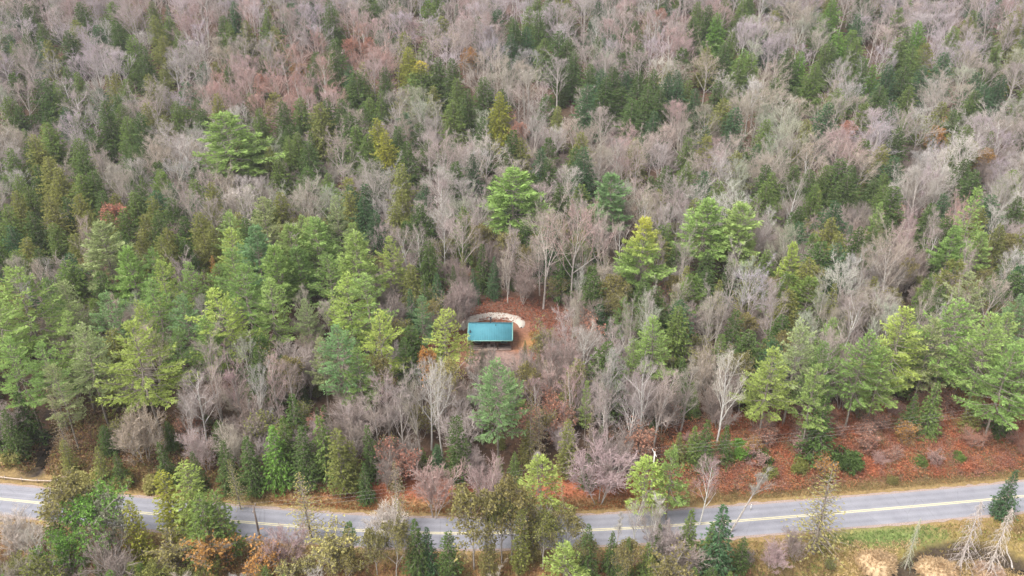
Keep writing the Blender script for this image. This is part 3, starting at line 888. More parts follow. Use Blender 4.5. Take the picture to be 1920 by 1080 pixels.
# near side of the road and the roadside
RS = '''pine_young 1212 862 12 1.05 py|pine_young 1262 850 13 .8 pg|pine_young 1062 1030 9 1.3 py|pine_young 655 985 7 .7 pd|leafy 885 940 13 .9 lb|leafy 960 925 13 .8 lb|cedar 915 985 11 .9 lb|
cedar 975 960 12 .8 ho|larch 737 872 12.5 .95 lt|larch 995 738 15 .75 lb|larch 1013 745 14 .6 lt|cedar 1065 790 12 1.0 ho|pine_slim 1102 718 13 .55 pg|spruce 1296 958 10 1.1 hm|
spruce 1105 985 11 .9 hd|spruce 1335 985 9 .9 hm|cedar 1397 1010 7 1.2 hd|spruce 778 975 11 1.1 hd|cedar 840 1000 9 1.3 hd|spruce 800 990 9 1.0 hb|cedar 345 872 15 1.35 py|cedar 302 888 13 1.2 hy|
cedar 405 925 13 1.2 hm|spruce 412 958 8 1.1 py|cedar 372 935 13 1.4 hm|leafy 120 925 13 1.05 lb|leafy 165 940 12 1.0 hg|cedar 92 965 11 1.1 hd|leafy 200 955 11 .8 gs|cedar 60 1040 8 1.2 hm|
leafy 105 1020 9 1.0 hg|pine_young 245 1060 6 1.1 py|leafy_small 310 1040 5 1.3 ly|leafy_small 385 1028 6 1.3 lo|leafy_small 490 1050 5 1.3 lo|leafy_small 615 1025 6 1.2 ly|
leafy_small 555 1060 4 1.2 ly|leafy 700 1010 7 1.0 lb|leafy 640 1050 6 1.0 lb|leafy 735 1000 9 .8 lb|spruce 1180 1010 9 .8 hm|spruce 1240 985 8 .8 hd|pine_young 1430 700 12 .8 py|
leafy 1100 1020 7 .8 lb|leafy 1020 980 9 .8 ho|spruce 545 745 14 1.2 hd|spruce 505 800 12 1.3 hg|spruce 530 785 12 1.2 hm|spruce 560 800 12 1.2 hd|cedar 632 808 13 1.25 ho|spruce 600 780 13 1.2 hm|
cedar 655 830 10 1.2 ho|spruce 680 870 8 1.1 hd|spruce 690 800 11 1.0 hd|spruce 460 820 11 1.2 hd|spruce 415 830 10 1.2 hd|cedar 118 828 7 1.2 ho|spruce 360 850 8 1.1 hd|spruce 300 830 9 1.1 hd|
spruce 180 840 8 1.2 ho|spruce 215 850 7 1.2 hd|spruce 925 482 11 .9 hb|spruce 888 505 9 1.0 hb|spruce 820 515 12 1.1 hb|spruce 795 520 12 1.0 hd|spruce 850 500 10 .9 hd|spruce 770 545 11 1.0 hb|
cedar 1125 572 10 1.1 hb|spruce 1142 595 10 .9 hb|spruce 1110 610 9 .8 hd|leafy 1150 535 12 .9 lb|leafy 1165 545 10 .8 ho|spruce 985 640 6 .8 hd|spruce 1010 655 5 .8 ho|spruce 868 475 11 .7 ho|
cedar 1350 528 12 .9 ho|cedar 1352 630 12 1.0 hm|spruce 1330 790 10 1.2 hd|spruce 1305 800 8 1.2 hm|spruce 1275 810 7 1.2 ho|spruce 1365 800 8 1.2 hd|
spruce 1550 745 13 1.3 hd|spruce 1720 740 9 1.2 hd|spruce 1760 720 11 1.2 hm|
cedar 1835 740 9 1.2 ho|spruce 1900 730 10 1.2 hd|spruce 1905 885 9 1.2 hb|hem 1640 520 11 .9 ho|hem 1747 518 12 .9 hm|hem 1560 410 14 1.2 ho|hem 1575 440 13 1.1 ho|
spruce 30 735 11 1.3 hd|spruce 5 770 10 1.2 hd|spruce 830 640 7 1.2 hd|spruce 800 650 7 1.2 hd|spruce 820 720 9 1.1 hd|leafy 800 668 11 .55 lo|leafy 830 690 12 .75 ly|
birch 1195 950 9 .9 gg|birch 1225 962 9 .8 gt|snag 1160 972 9 .9 gg|snag 1245 930 11 .8 gw|leafy 1060 975 9 .8 lb|cedar 1000 955 10 1.0 lb|leafy 940 950 11 .8 ho|thicket 725 962 6 1.0 gw|thicket 1010 975 6 1.0 gg|thicket 1250 1000 6 1.0 gm|spruce 1150 1000 8 1.0 hd|leafy 1180 1030 7 1.0 lb|spruce 1215 1020 8 1.1 hm|thicket 530 1020 6 1.0 gp|birch 50 1000 8 1.0 gw|thicket 20 990 7 1.0 gw|thicket 1290 1030 5 1.2 gm|thicket 1450 1030 4 1.2 gp|thicket 1495 1015 4 1.0 gd|larch 90 730 14 .6 lt|leafy 700 690 12 .7 lb|spruce 760 690 8 1.0 hd|spruce 1190 690 8 1.0 hm|cedar 1218 660 10 .8 hd|larch 1112 760 14 .45 lt|spruce 990 790 9 1.0 ho|spruce 1130 800 8 1.0 hd|spruce 880 830 6 1.0 hd'''
for row in RS.replace('\n', '').split('|'):
    a = row.split()
    add(a[0], a[5], int(a[1]), int(a[2]), float(a[3]), float(a[4]))
add('larch', 'ly', 1562, 885, 15.5, 1.5, None, 'thin yellow green tree with grey lower boughs standing before the road, right')
add('dead', 'gg', 1843, 942, 13, 1.05, None, 'grey dead spruce with drooping bare boughs beside the dark stream, right')
add('dead', 'gg', 1898, 955, 13, 1.0, None, 'second grey dead spruce, at the right edge of the marsh')
add('dead', 'gs', 1727, 972, 10, 0.6, None, 'slim dead spruce bare to the tip between green grass and marsh')
add('dead', 'gs', 1545, 955, 8, 0.75, None, 'grey dead spruce just under the thin yellow green tree')
add('thicket', 'gp', 810, 902, 7.5, 1.0, None, 'pinkish bare shrub fanning out over the road edge, left of the cedar')
add('thicket', 'gp', 912, 892, 7.5, 0.85, None, 'pinkish bare shrub beside the road, right of the dark column cedar')
add('thicket', 'gp', 1128, 868, 8.5, 1.25, None, 'wide pinkish bare shrub beside the road, below the tall grey trunks')
add('birch', 'gp', 1328, 870, 12, 0.8, None, 'white stemmed bare tree before the road, next to the pointed spruce')
add('snag', 'gg', 1392, 872, 13, 1.0, None, 'single pale trunk leaning to the right over the road', tilt=(0, 0.42), rz=0.0)
add('leafy_small', 'lr', 1195, 828, 6, 1.1, None, 'orange red leaved shrub among trunks beside the utility pole')
add('birch', 'gg', 1215, 690, 18, 0.6, 'the white birch above the pole', 'tall white stemmed birch rising above the utility pole')
add('bare_slim', 'gg', 1150, 672, 18, 1.0)
add('birch', 'gw', 800, 690, 17, 0.8, None, 'left of two white stemmed birches left of the dark column cedar')
add('birch', 'gw', 822, 700, 17, 0.7, None, 'right of two white stemmed birches left of the dark column cedar')
for p in [(575, 352, 17, 'gt'), (830, 272, 17, 'gm'), (880, 285, 17, 'gm'), (305, 238, 16, 'gm'), (1490, 350, 15, 'gt'), (1600, 568, 15, 'gm'), (1650, 562, 15, 'gt'), (1680, 458, 17, 'gt'),
          (1410, 520, 14, 'gl'), (760, 440, 17, 'gm'), (1130, 425, 17, 'gm'), (1165, 430, 16, 'gm'), (860, 420, 16, 'gm'), (720, 430, 15, 'gm'), (400, 385, 15, 'gm'), (350, 370, 14, 'gm'),
          (1060, 640, 12, 'gp'), (1075, 700, 13, 'gp'), (1035, 690, 11, 'gp'), (1130, 720, 14, 'gm'), (1180, 760, 12, 'gm'), (1240, 700, 15, 'gm'), (1290, 690, 14, 'gt'), (720, 700, 15, 'gm'), (745, 730, 14, 'gm'),
          (700, 740, 14, 'gm'), (780, 720, 14, 'gt'), (360, 710, 13, 'gm'), (400, 700, 13, 'gm'), (440, 690, 14, 'gp'), (510, 680, 14, 'gp'), (540, 690, 12, 'gm'), (340, 750, 11, 'gg'), (1000, 720, 10, 'gp')]:
    add(random.choice(['bare', 'bare_wide', 'bare', 'birch']) if p[1] < 640 else random.choice(['bare_slim', 'bare_slim', 'bare_slim', 'birch']), p[3], p[0], p[1], p[2] * random.uniform(.95, 1.1))

# evergreens of the slope
many('hem', 16, 1.05, 'hd hm ho hm', '''50 10 75 45 88 78 208 5 216 42 284 5 290 30 245 68 268 88 430 45 462 40 500 20 85 150 105 168 215 140 236 150
 195 192 225 198 276 195 236 222 262 214 328 192 405 178 12 185 30 200 90 232 62 255 485 205 530 192 562 186 598 195''')
many('hem', 20, 0.9, 'hd', '''620 12 628 75''')
many('hem', 14.5, 1.0, 'hm hd ho hm', '''95 256 62 282 86 296 20 280 32 330 72 312 105 318 146 262 152 330 172 322 505 278 520 300 556 250 575 268 396 345 540 262 490 262''')
many('hem', 16, 1.0, 'hd hm hy hd', '''850 112 856 150 765 90 876 170 905 148 850 192 935 176 903 222 652 214 665 238 720 250 746 240 764 268 690 255 705 225''')
many('hem', 17, 1.1, 'hd hb hd', '''966 40 986 52 1010 24 1048 60 960 66 1075 98 1108 122 1130 132 1150 128 1136 146 1102 160 1196 138 1228 132 1252 140 1216 162 1240 168 1272 152 1186 188''')
many('hem', 15, 0.95, 'hd ho hb', '''960 246 975 262 1015 280 1028 300 1090 250 1096 278 1078 278 1046 200 1228 210 925 332 750 308 885 292 1050 350 740 382 700 400 790 385 655 360 680 372 1105 390''')
many('hem', 16, 1.1, 'hm hd hg', '''1310 6 1330 12 1345 26 1395 2 1300 34 1560 2 1372 62 1362 82 1396 94 1410 102 1480 92 1502 98 1550 84 1560 78 1576 62 1610 72 1622 112 1640 124 1690 72 1702 60 1726 42 1716 88 1700 122''')
many('hem', 15, 1.1, 'hb hd hm', '''1668 124 1346 152 1290 152 1306 168 1650 162 1706 162 1772 100 1860 62 1872 82 1880 142 1832 172 1820 188 1850 162 1790 208 1530 122 1556 196 1366 216 1292 262 1380 204 1690 242''')
many('hem', 14, 1.15, 'hd hm hd', '''1440 312 1452 326 1492 312 1602 312 1552 312 1642 336 1680 352 1660 350 1520 320 1590 330 1530 350 1812 302 1832 322 1438 345''')
many('hem', 14, 1.0, 'ho hm ho hd', '''30 360 10 386 92 368 122 372 146 366 100 422 166 396 190 362 216 366 250 362 282 372 292 398 312 430 330 442 300 446 346 408 372 402 422 396 446 402 462 412
 270 404 500 376 522 362 60 400 200 400 230 395 260 440 345 450 380 440 50 350 120 340 150 290 75 280 480 395 395 425 320 375 140 440''')
many('leafy', 11, 0.9, 'lr lo', '''1592 238 1850 290 1240 25 880 100 210 395 560 128 490 150''')

# ------------------------------------------------------------------ fill: the rest of the wood
PINES = [(110, 600, 150, 120), (480, 500, 260, 110), (650, 600, 110, 90), (1560, 660, 130, 60), (1830, 620, 120, 80), (250, 690, 130, 70)]
CLEAR = [(930, 600, 64, 18), (921, 655, 75, 50), (975, 690, 40, 30), (1000, 640, 40, 35), (950, 588, 80, 16), (1040, 625, 40, 40)]        # picture ellipses on the ground kept open round the cabin
GREENS = [  # picture ellipses where evergreens stand thick
    (60, 380, 120, 110, .75), (300, 400, 190, 70, .75), (180, 200, 160, 60, .4), (480, 210, 130, 50, .45), (690, 180, 100, 60, .55), (230, 620, 200, 130, .65), (560, 540, 180, 120, .7),
    (740, 245, 90, 45, .5), (60, 40, 120, 60, .4), (260, 50, 90, 60, .3), (1020, 60, 80, 50, .4), (1230, 150, 100, 40, .5), (1570, 350, 130, 55, .6), (1640, 110, 120, 70, .4), (1360, 100, 110, 60, .4),
    (1850, 150, 80, 70, .35), (980, 290, 80, 60, .35), (1560, 470, 90, 50, .4), (560, 820, 180, 60, .7), (1540, 780, 160, 50, .7), (870, 540, 80, 40, .5), (1820, 480, 80, 60, .4), (300, 900, 250, 50, .5), (1880, 700, 100, 60, .6)]
TONES = [(960, 0, 1100, 85, 'gl gm gp gl gg'),   # where bare crowns take another tone
    (560, 140, 190, 70, 'gr gp gp'), (690, 90, 120, 60, 'gr gr gp'), (850, 60, 160, 60, 'gm gp gl'), (1720, 40, 170, 60, 'gl gl gm'), (1500, 240, 180, 90, 'gt gt gs'), (1620, 240, 60, 40, 'gr gp gl'),
    (1800, 300, 130, 90, 'gl gw gg'), (200, 120, 200, 120, 'gl gg gm'), (1000, 140, 140, 60, 'gt gm gg'), (1720, 410, 120, 50, 'gp gr gm'), (1240, 240, 150, 90, 'gt gm gp'), (1060, 700, 120, 110, 'gp gm gp'), (1480, 60, 120, 60, 'gs gl gt')]


def blob(px, py, e):
    return ((px - e[0]) / e[2]) ** 2 + ((py - e[1]) / e[3]) ** 2 < 1


KV = []          # upper crowns of the placed trees, kept free of trees in front
for t in TREES:
    zz = float(terrain(t['x'], t['y']))
    ev = t['kind'].startswith('pine') or t['kind'] in ('hem', 'spruce', 'cedar')
    a_, b_, c_ = project(t['x'], t['y'], zz + t['H'] * 0.76)
    KV.append((a_, b_, t['H'] * (0.20 if ev else 0.14) * t['wide'] * FPX / c_, t['y']))
KV = np.array(KV)


def hides(x, y, z, H, r):
    a_, b_, c_ = project(x, y, z + H * 0.7)
    rp = r * FPX / c_ * (0.62 if y > 170 else 0.3)
    return bool(np.any((np.hypot(KV[:, 0] - a_, (KV[:, 1] - b_) * 0.8) < KV[:, 2] * (1 if y > 170 else .8) + rp) & (KV[:, 3] > y - 1)))


occ = [(t['x'], t['y'], (3.3 if t['kind'].startswith('pine') else 2.6) * t['H'] / 18 * t['wide'] ** .5) for t in TREES]
cell = {}


def occ_add(x, y, r):
    cell.setdefault((int(x // 10), int(y // 10)), []).append((x, y, r))


def occ_hit(x, y, r):
    cx, cy = int(x // 10), int(y // 10)
    for i in (-1, 0, 1):
        for j in (-1, 0, 1):
            for (a, b_, c) in cell.get((cx + i, cy + j), ()):
                if (a - x) ** 2 + (b_ - y) ** 2 < (r + c) ** 2: return True
    return False


for o_ in occ: occ_add(*o_)
cand = []
yy = 70.0
while yy < 430:
    st = 4.9 + 1.9 * float(smooth(120, 330, yy))
    xx = -(0.86 * yy + 30)
    while xx < 0.86 * yy + 30:
        cand.append((xx + rng.uniform(-.45, .45) * st, yy + rng.uniform(-.45, .45) * st, st))
        xx += st
    yy += st * 0.9
FILL = []
for (x, y, st) in cand:
    d = float(y - road_y(x))
    if -10 < d < 8.5: continue
    z = float(terrain(x, y))
    far = float(smooth(150, 330, y))
    H = rng.uniform(12.5, 16.5) + 3.0 * far
    gx_, gy_, _ = project(x, y, z)
    if any(blob(gx_, gy_, e) for e in CLEAR): continue
    if d > 0 and x > 22 and d < 20.5: continue                     # the red bank
    if d > 0 and d < 14: H *= 0.45
    if d < 0 and x > 32: continue                                 # the marsh
    if seg_dist(x, y, STREAM_L) < 3: continue
    px, py, dep = project(x, y, z + H)
    if py > 1110 or px < -420 or px > 2340: continue
    if 862 < px < 985 and 560 < py < 690 and y < CABIN[1] + 6: continue       # keeps the view of the cabin open
    green = 0.27 if not (d > 0 and y < 165) else 0.42
    for e in GREENS:
        if blob(px, py, e): green = max(green, e[4])
    inpine = any(blob(px, py, e) for e in PINES)
    if inpine and rng.random() < 0.55:
        if (int(x // 5) + int(y // 5)) % 2: continue
        kind = 'pine'; H = rng.uniform(17, 21); tint = random.choice('pg pm pb pm pp pd py'.split()); wide = rng.uniform(.75, 1.0)
    elif rng.random() < green:
        kind = str(rng.choice(['hem', 'spruce', 'pine_young'], p=[.62, .16, .22]))
        H *= 1.0 if kind == 'hem' else .9
        tint = random.choice('hd hm ho hd hb'.split())
        wide = rng.uniform(.95, 1.3)
    else:
        kind = rng.choice(['bare', 'bare_wide', 'bare_slim', 'birch'], p=[.52, .26, .12, .10])
        tn = 'gg gt gm gt gm gw gs'.split()
        for e in TONES:
            if blob(px, py, e): tn = e[4].split()
        tint = random.choice(tn)
        wide = rng.uniform(.9, 1.25) * (1 + 0.15 * far)
    if d > 0 and y < 175 and kind in ('bare', 'bare_wide', 'bare_slim', 'birch'):
        kind = rng.choice(['bare', 'bare_slim', 'birch'], p=[.2, .65, .15]); wide = rng.uniform(.7, .95)
        if rng.random() < 0.22: kind = 'leafy'; tint = 'lb'; H *= .7
    if kind != 'pine' and hides(x, y, z, H, H * (0.24 if kind not in ('hem', 'spruce') else .15) * wide): continue
    if d < 0:
        if rng.random() < 0.55: kind = random.choice(['cedar', 'spruce', 'cedar', 'larch', 'leafy', 'pine_young']); tint = random.choice('hd hm ho hy ho hg pd'.split())
        H = min(H * 0.62, 5 + 0.42 * (-d - 9))
        if H < 4: continue
    if occ_hit(x, y, st * 0.33): continue
    occ_add(x, y, st * 0.33)
    FILL.append(dict(kind=str(kind), tint=tint, x=x, y=y, H=H, wide=wide, handle=None, label=None, variant=None, tilt=(0, 0), rz=None, key=False))
# saplings under and between the trees
SAP = []
for _ in range(4200):
    y = 74 + 170 * rng.random() ** 1.3; x = rng.uniform(-1, 1) * (0.7 * y + 20)
    d = float(y - road_y(x))
    if -12 < d < 9 or (d < 0 and x > 32) or (d > 0 and x > 22 and d < 18.5): continue
    gx_, gy_, _ = project(x, y, float(terrain(x, y)))
    if any(blob(gx_, gy_, e) for e in CLEAR) or seg_dist(x, y, STREAM_L) < 3: continue
    if occ_hit(x, y, 0.6): continue
    occ_add(x, y, .6)
    if rng.random() < (0.16 if d > 0 else .45) and y < 190:
        SAP.append(dict(kind='leafy_small', tint=random.choice('lb ho ho lb lr'.split()), x=x, y=y, H=rng.uniform(4, 7), wide=1.0, key=False, handle=None, label=None, variant=None, tilt=(0, 0), rz=None))
    elif rng.random() < (0.6 if d > 0 else 0.3):
        SAP.append(dict(kind='thicket', tint=random.choice('gd gm gd gt'.split()), x=x, y=y, H=rng.uniform(4, 8.5), wide=1.0, key=False, handle=None, label=None, variant=None, tilt=(0, 0), rz=None))
    else:
        SAP.append(dict(kind='spruce', tint=random.choice('hd hm ho'.split()), x=x, y=y, H=rng.uniform(3.5, 7.5), wide=1.25, key=False, handle=None, label=None, variant=None, tilt=(0, 0), rz=None))

ALL = TREES + FILL + SAP
for t in ALL:
    t['z'] = float(terrain(t['x'], t['y']))
    t['px'], t['py'], t['dep'] = project(t['x'], t['y'], t['z'] + t['H'] * 0.8)
    t['name'] = NAMES[t['kind']]
    t['size'] = t['H'] / t['dep'] * (t['wide'] ** .5)
# the ones that show largest are objects of their own; what is over 300 of a kind goes to the far wood
single, rest = [], []
byname = {}
for t in ALL: byname.setdefault(t['name'], []).append(t)
for nm, lst in byname.items():
    inview = [t for t in lst if -10 < t['px'] < 1930 and -20 < t['py'] < 1085]
    out = [t for t in lst if not (-10 < t['px'] < 1930 and -20 < t['py'] < 1085)]
    inview.sort(key=lambda t: -t['size'] * (1.6 if t['key'] else 1))
    single += inview[:290]
    rest += inview[290:]
    rest += out
print('single', {k: sum(1 for t in single if t['name'] == k) for k in byname}, 'rest', len(rest))

# labels: each tree is told by its look and by its rank beside the nearest landmark
MARKS = [t for t in TREES if t['handle']]
EXTRA = [('the cabin', 921, 625), ('the utility pole beyond the road', 1228, 870), ('the boulder pale marsh grass', 1640, 1062)]
marks = [(m_['handle'], m_['px'], m_['py'], m_) for m_ in MARKS] + [(h, x, y, None) for h, x, y in EXTRA[:2]]
ORD = ['', 'second ', 'third ', 'fourth ', 'fifth ', 'sixth ', 'seventh ', 'eighth ', 'ninth ', 'tenth ', 'eleventh ', 'twelfth ']


def direction(dx, dy):
    if abs(dx) > abs(dy): return 'right of' if dx > 0 else 'left of'
    return 'beyond' if dy < 0 else 'in front of'


used_slots = {}
for nm, lst in byname.items():
    P = np.array([[t['px'], t['py']] for t in lst])
    slots = {}
    for mi, (h, mx, my, mt) in enumerate(marks):
        dd = np.hypot(P[:, 0] - mx, P[:, 1] - my)
        cnt = {}
        for i in np.argsort(dd):
            if dd[i] < 1 or lst[i] is mt: continue
            q = direction(P[i, 0] - mx, P[i, 1] - my)
            r_ = cnt.get(q, 0)
            if r_ > 90: continue
            cnt[q] = r_ + 1
            slots.setdefault(int(i), []).append((r_ + dd[i] / 400, r_, h, q))
    for i, t in enumerate(lst):
        if t['label'] or i not in slots: continue
        t['slot'] = min(slots[i])
NUM = lambda n: ORD[n] if n < 12 else f'{n + 1}th '
SHAPE = dict(bare='round crowned', bare_wide='spreading', bare_slim='slim', birch='slender', snag='slender', thicket='many stemmed', leafy='round', leafy_small='low', pine='tiered', pine_dense='full', pine_slim='narrow',
             pine_young='bushy', hem='cone shaped', spruce='pointed', cedar='dense', larch='feathery', dead='bare', bush='low')
for t in single:
    if t['label']: continue
    if 'slot' in t:
        _, r_, h, q = t['slot']
        t['label'] = f"{T[t['tint']][1]} {SHAPE[t['kind']]} {WORD[t['name']]}, {NUM(r_)}nearest {q} {h}".replace('bare bare', 'bare')
        w = t['label'].split()
        if len(w) > 16: t['label'] = f"{SHAPE[t['kind']]} {WORD[t['name']]}, {NUM(r_)}nearest {q} {h}"
        if len(t['label'].split()) > 16: t['label'] = f"{WORD[t['name']]}, {NUM(r_)}nearest {q} {h}"
    else:
        t['label'] = f"{T[t['tint']][1]} {SHAPE[t['kind']]} {WORD[t['name']]} at the far edge of the view"
GROUPS = dict(bare_tree='leafless hardwoods of the forest', birch_tree='pale stemmed birches', bare_shrub='leafless shrubs under the trees', leafy_tree='trees still holding leaves', leafy_shrub='leafy shrubs near the road',
              pine_tree='white pines of the middle slope', hemlock_tree='hemlocks of the slope', spruce_tree='young spruces', cedar_tree='cedars', larch_tree='larches', dead_tree='dead spruces at the marsh')
CAT = dict(bare_tree='bare tree', birch_tree='birch', bare_shrub='shrub', leafy_tree='leafy tree', leafy_shrub='leafy shrub', pine_tree='pine', hemlock_tree='hemlock', spruce_tree='spruce', cedar_tree='cedar',
           larch_tree='larch', dead_tree='dead tree')
TOPS = {'the yellow topped pine': top_mat('yellow_tipped_needles', 14, 21, (0.46, 0.46, 0.10)), 'the yellow topped hemlock': top_mat('yellow_tipped_hemlock', 11, 15, (0.50, 0.40, 0.06))}
for t in single:
    c = np.array(T[t['tint']][0]) * rng.uniform(0.88, 1.12) * np.array([rng.uniform(.95, 1.05), 1, rng.uniform(.95, 1.05)])
    plant(t['kind'], t['x'], t['y'], t['H'], tuple(c), t['label'], CAT[t['name']], GROUPS[t['name']], variant=t['variant'], wide=t['wide'], tilt=t['tilt'], rz=t['rz'], z=t['z'], top=TOPS.get(t['handle']))

# the far wood: one object that sets the remaining crowns by geometry nodes
kit = {}


def kit_collection(kind):
    c = bpy.data.collections.new('wood_' + kind)
    for i, e in enumerate(PROTO[kind]):
        for key, nm in (('trunk', e['bark']), ('crown', None)):
            pass
        tr, cr, lf = e['mbs']
        mbm = MB()
        nt_ = 0
        mats = [MAT[e['bark']], MAT[e['skin'], True]]
        me = join_meshes([(tr, 0), (cr, 1)] + ([(lf, 2)] if lf else []), mats + ([MAT['leaf', True]] if lf else []), f'far_{kind}')
        c.objects.link(bpy.data.objects.new(f'far_{kind}_{i}', me))
    return c


def join_meshes(parts, mats, name):
    mbm = MB()
    mi3, mi4 = [], []
    for p, k in parts:
        off = mbm.n
        for f in p.f3: mbm.f3.append(f + off); mi3.append(np.full(len(f), k, np.int32))
        for f in p.f4: mbm.f4.append(f + off); mi4.append(np.full(len(f), k, np.int32))
        mbm.v += p.v; mbm.s += p.s; mbm.n += p.n
    me = mbm.mesh(name, mats)
    mi = np.concatenate(mi3 + mi4) if (mi3 or mi4) else np.zeros(0, np.int32)
    me.polygons.foreach_set('material_index', mi)
    return me


def scatter(name, label, kinds_of, lst):
    """one object of points; each kind's points receive that kind's crowns"""
    order = {}
    for t in lst: order.setdefault(kinds_of(t), []).append(t)
    ng = bpy.data.node_groups.new(name, 'GeometryNodeTree')
    ng.interface.new_socket('Geometry', in_out='INPUT', socket_type='NodeSocketGeometry')
    ng.interface.new_socket('Geometry', in_out='OUTPUT', socket_type='NodeSocketGeometry')
    gi = ng.nodes.new('NodeGroupInput'); go = ng.nodes.new('NodeGroupOutput')
    jn = ng.nodes.new('GeometryNodeJoinGeometry')
    pts, tint, rot, scl, kid, var = [], [], [], [], [], []
    kinds = sorted(order)
    for ki, k in enumerate(kinds):
        for t in order[k]:
            pts.append((t['x'], t['y'], t['z']))
            s_ = t['H'] / PROTO[k][0]['H']
            c = np.array(T[t['tint']][0]) * rng.uniform(0.88, 1.12)
            tint.append((*c, 1)); rot.append((0, 0, rng.uniform(0, 6.28))); scl.append((s_ * t['wide'], s_ * t['wide'], s_)); kid.append(ki); var.append(rng.integers(len(PROTO[k])))
    me = bpy.data.meshes.new(name)
    me.vertices.add(len(pts)); me.vertices.foreach_set('co', np.array(pts, np.float32).ravel())
    me.attributes.new('tint', 'FLOAT_COLOR', 'POINT').data.foreach_set('color', np.array(tint, np.float32).ravel())
    me.attributes.new('turn', 'FLOAT_VECTOR', 'POINT').data.foreach_set('vector', np.array(rot, np.float32).ravel())
    me.attributes.new('size', 'FLOAT_VECTOR', 'POINT').data.foreach_set('vector', np.array(scl, np.float32).ravel())
    me.attributes.new('which', 'INT', 'POINT').data.foreach_set('value', np.array(kid, np.int32))
    me.attributes.new('form', 'INT', 'POINT').data.foreach_set('value', np.array(var, np.int32))

    def named(nm, typ):
        n = ng.nodes.new('GeometryNodeInputNamedAttribute'); n.data_type = typ; n.inputs['Name'].default_value = nm
        return n.outputs['Attribute']
    for ki, k in enumerate(kinds):
        ci = ng.nodes.new('GeometryNodeCollectionInfo')
        if k not in kit: kit[k] = kit_collection(k)
        ci.inputs['Collection'].default_value = kit[k]
        ci.inputs['Separate Children'].default_value = True
        ci.inputs['Reset Children'].default_value = True
        iop = ng.nodes.new('GeometryNodeInstanceOnPoints')
        cmpn = ng.nodes.new('FunctionNodeCompare'); cmpn.data_type = 'INT'; cmpn.operation = 'EQUAL'
        ng.links.new(named('which', 'INT'), cmpn.inputs[2]); cmpn.inputs[3].default_value = ki
        ng.links.new(gi.outputs[0], iop.inputs['Points'])
        ng.links.new(cmpn.outputs[0], iop.inputs['Selection'])
        ng.links.new(ci.outputs[0], iop.inputs['Instance'])
        iop.inputs['Pick Instance'].default_value = True
        ng.links.new(named('form', 'INT'), iop.inputs['Instance Index'])
        ng.links.new(named('turn', 'FLOAT_VECTOR'), iop.inputs['Rotation'])
        ng.links.new(named('size', 'FLOAT_VECTOR'), iop.inputs['Scale'])
        ng.links.new(iop.outputs[0], jn.inputs[0])
    ng.links.new(jn.outputs[0], go.inputs[0])
    o = bpy.data.objects.new(name, me); coll.objects.link(o)
    md = o.modifiers.new('wood', 'NODES'); md.node_group = ng
    tag(o, label, kind='stuff')
    return o


is_bare = lambda t: t['name'] in ('bare_tree', 'birch_tree', 'bare_shrub')
scatter('distant_bare_wood', 'grey leafless hardwoods massed over the far slope', lambda t: t['kind'], [t for t in rest if is_bare(t)])
scatter('distant_evergreen_wood', 'dark evergreens scattered through the far slope', lambda t: t['kind'], [t for t in rest if not is_bare(t)])

# ------------------------------------------------------------------ the cabin
MAT['roof'] = None
m, nt, b = nodes_of('teal_metal_roof')
co = coords(nt)
wv = nt.nodes.new('ShaderNodeTexWave'); wv.wave_type = 'BANDS'; wv.bands_direction = 'X'; wv.inputs['Scale'].default_value = 1.1; wv.inputs['Distortion'].default_value = 0
nt.links.new(co, wv.inputs['Vector'])
c1 = ramp(nt, noise(nt, 0.7, 4, co), [(0.3, (0.055, 0.19, 0.235)), (0.7, (0.07, 0.235, 0.285))])
c2 = ramp(nt, wv.outputs['Fac'], [(0.0, (0.86,) * 3), (0.12, (1.0,) * 3)])
nt.links.new(mixc(nt, c1, c2, 1.0, 'MULTIPLY'), b.inputs['Base Color'])
b.inputs['Roughness'].default_value = 0.7
MAT['roof'] = m
MAT['trim'] = simple('pale_green_trim', (0.20, 0.36, 0.31), 0.1)
MAT['log'] = simple('dark_log_wall', (0.10, 0.06, 0.04), 0.35, 5)
MAT['deck'] = simple('weathered_deck', (0.26, 0.19, 0.16), 0.3, 4)
MAT['glass'] = simple('window_glass', (0.03, 0.04, 0.05), 0.1, rough=0.1)
MAT['darkmetal'] = simple('dark_stove_pipe', (0.03, 0.035, 0.04), 0.2, rough=0.5)
MAT['pale_sand'] = simple('pale_sand', (0.42, 0.37, 0.32), 0.12, 3, 1.0, bump=0.3)
MAT['wood_grey'] = simple('grey_split_wood', (0.3, 0.22, 0.16), 0.45, 7)

rx0, ry0 = on_surface(919, 638, 2.6)
rot = 0.0
cz = float(terrain(rx0, ry0 + 3))
cabin = empty('cabin', (rx0, ry0 + 3.3, cz))
tag(cabin, 'small dark log cabin with a teal metal roof in the forest clearing', 'cabin')
W, Dp, WH, PR = 9.0, 7.4, 2.55, R(26)        # roof length, roof depth, eave height, roof pitch
hw = W / 2
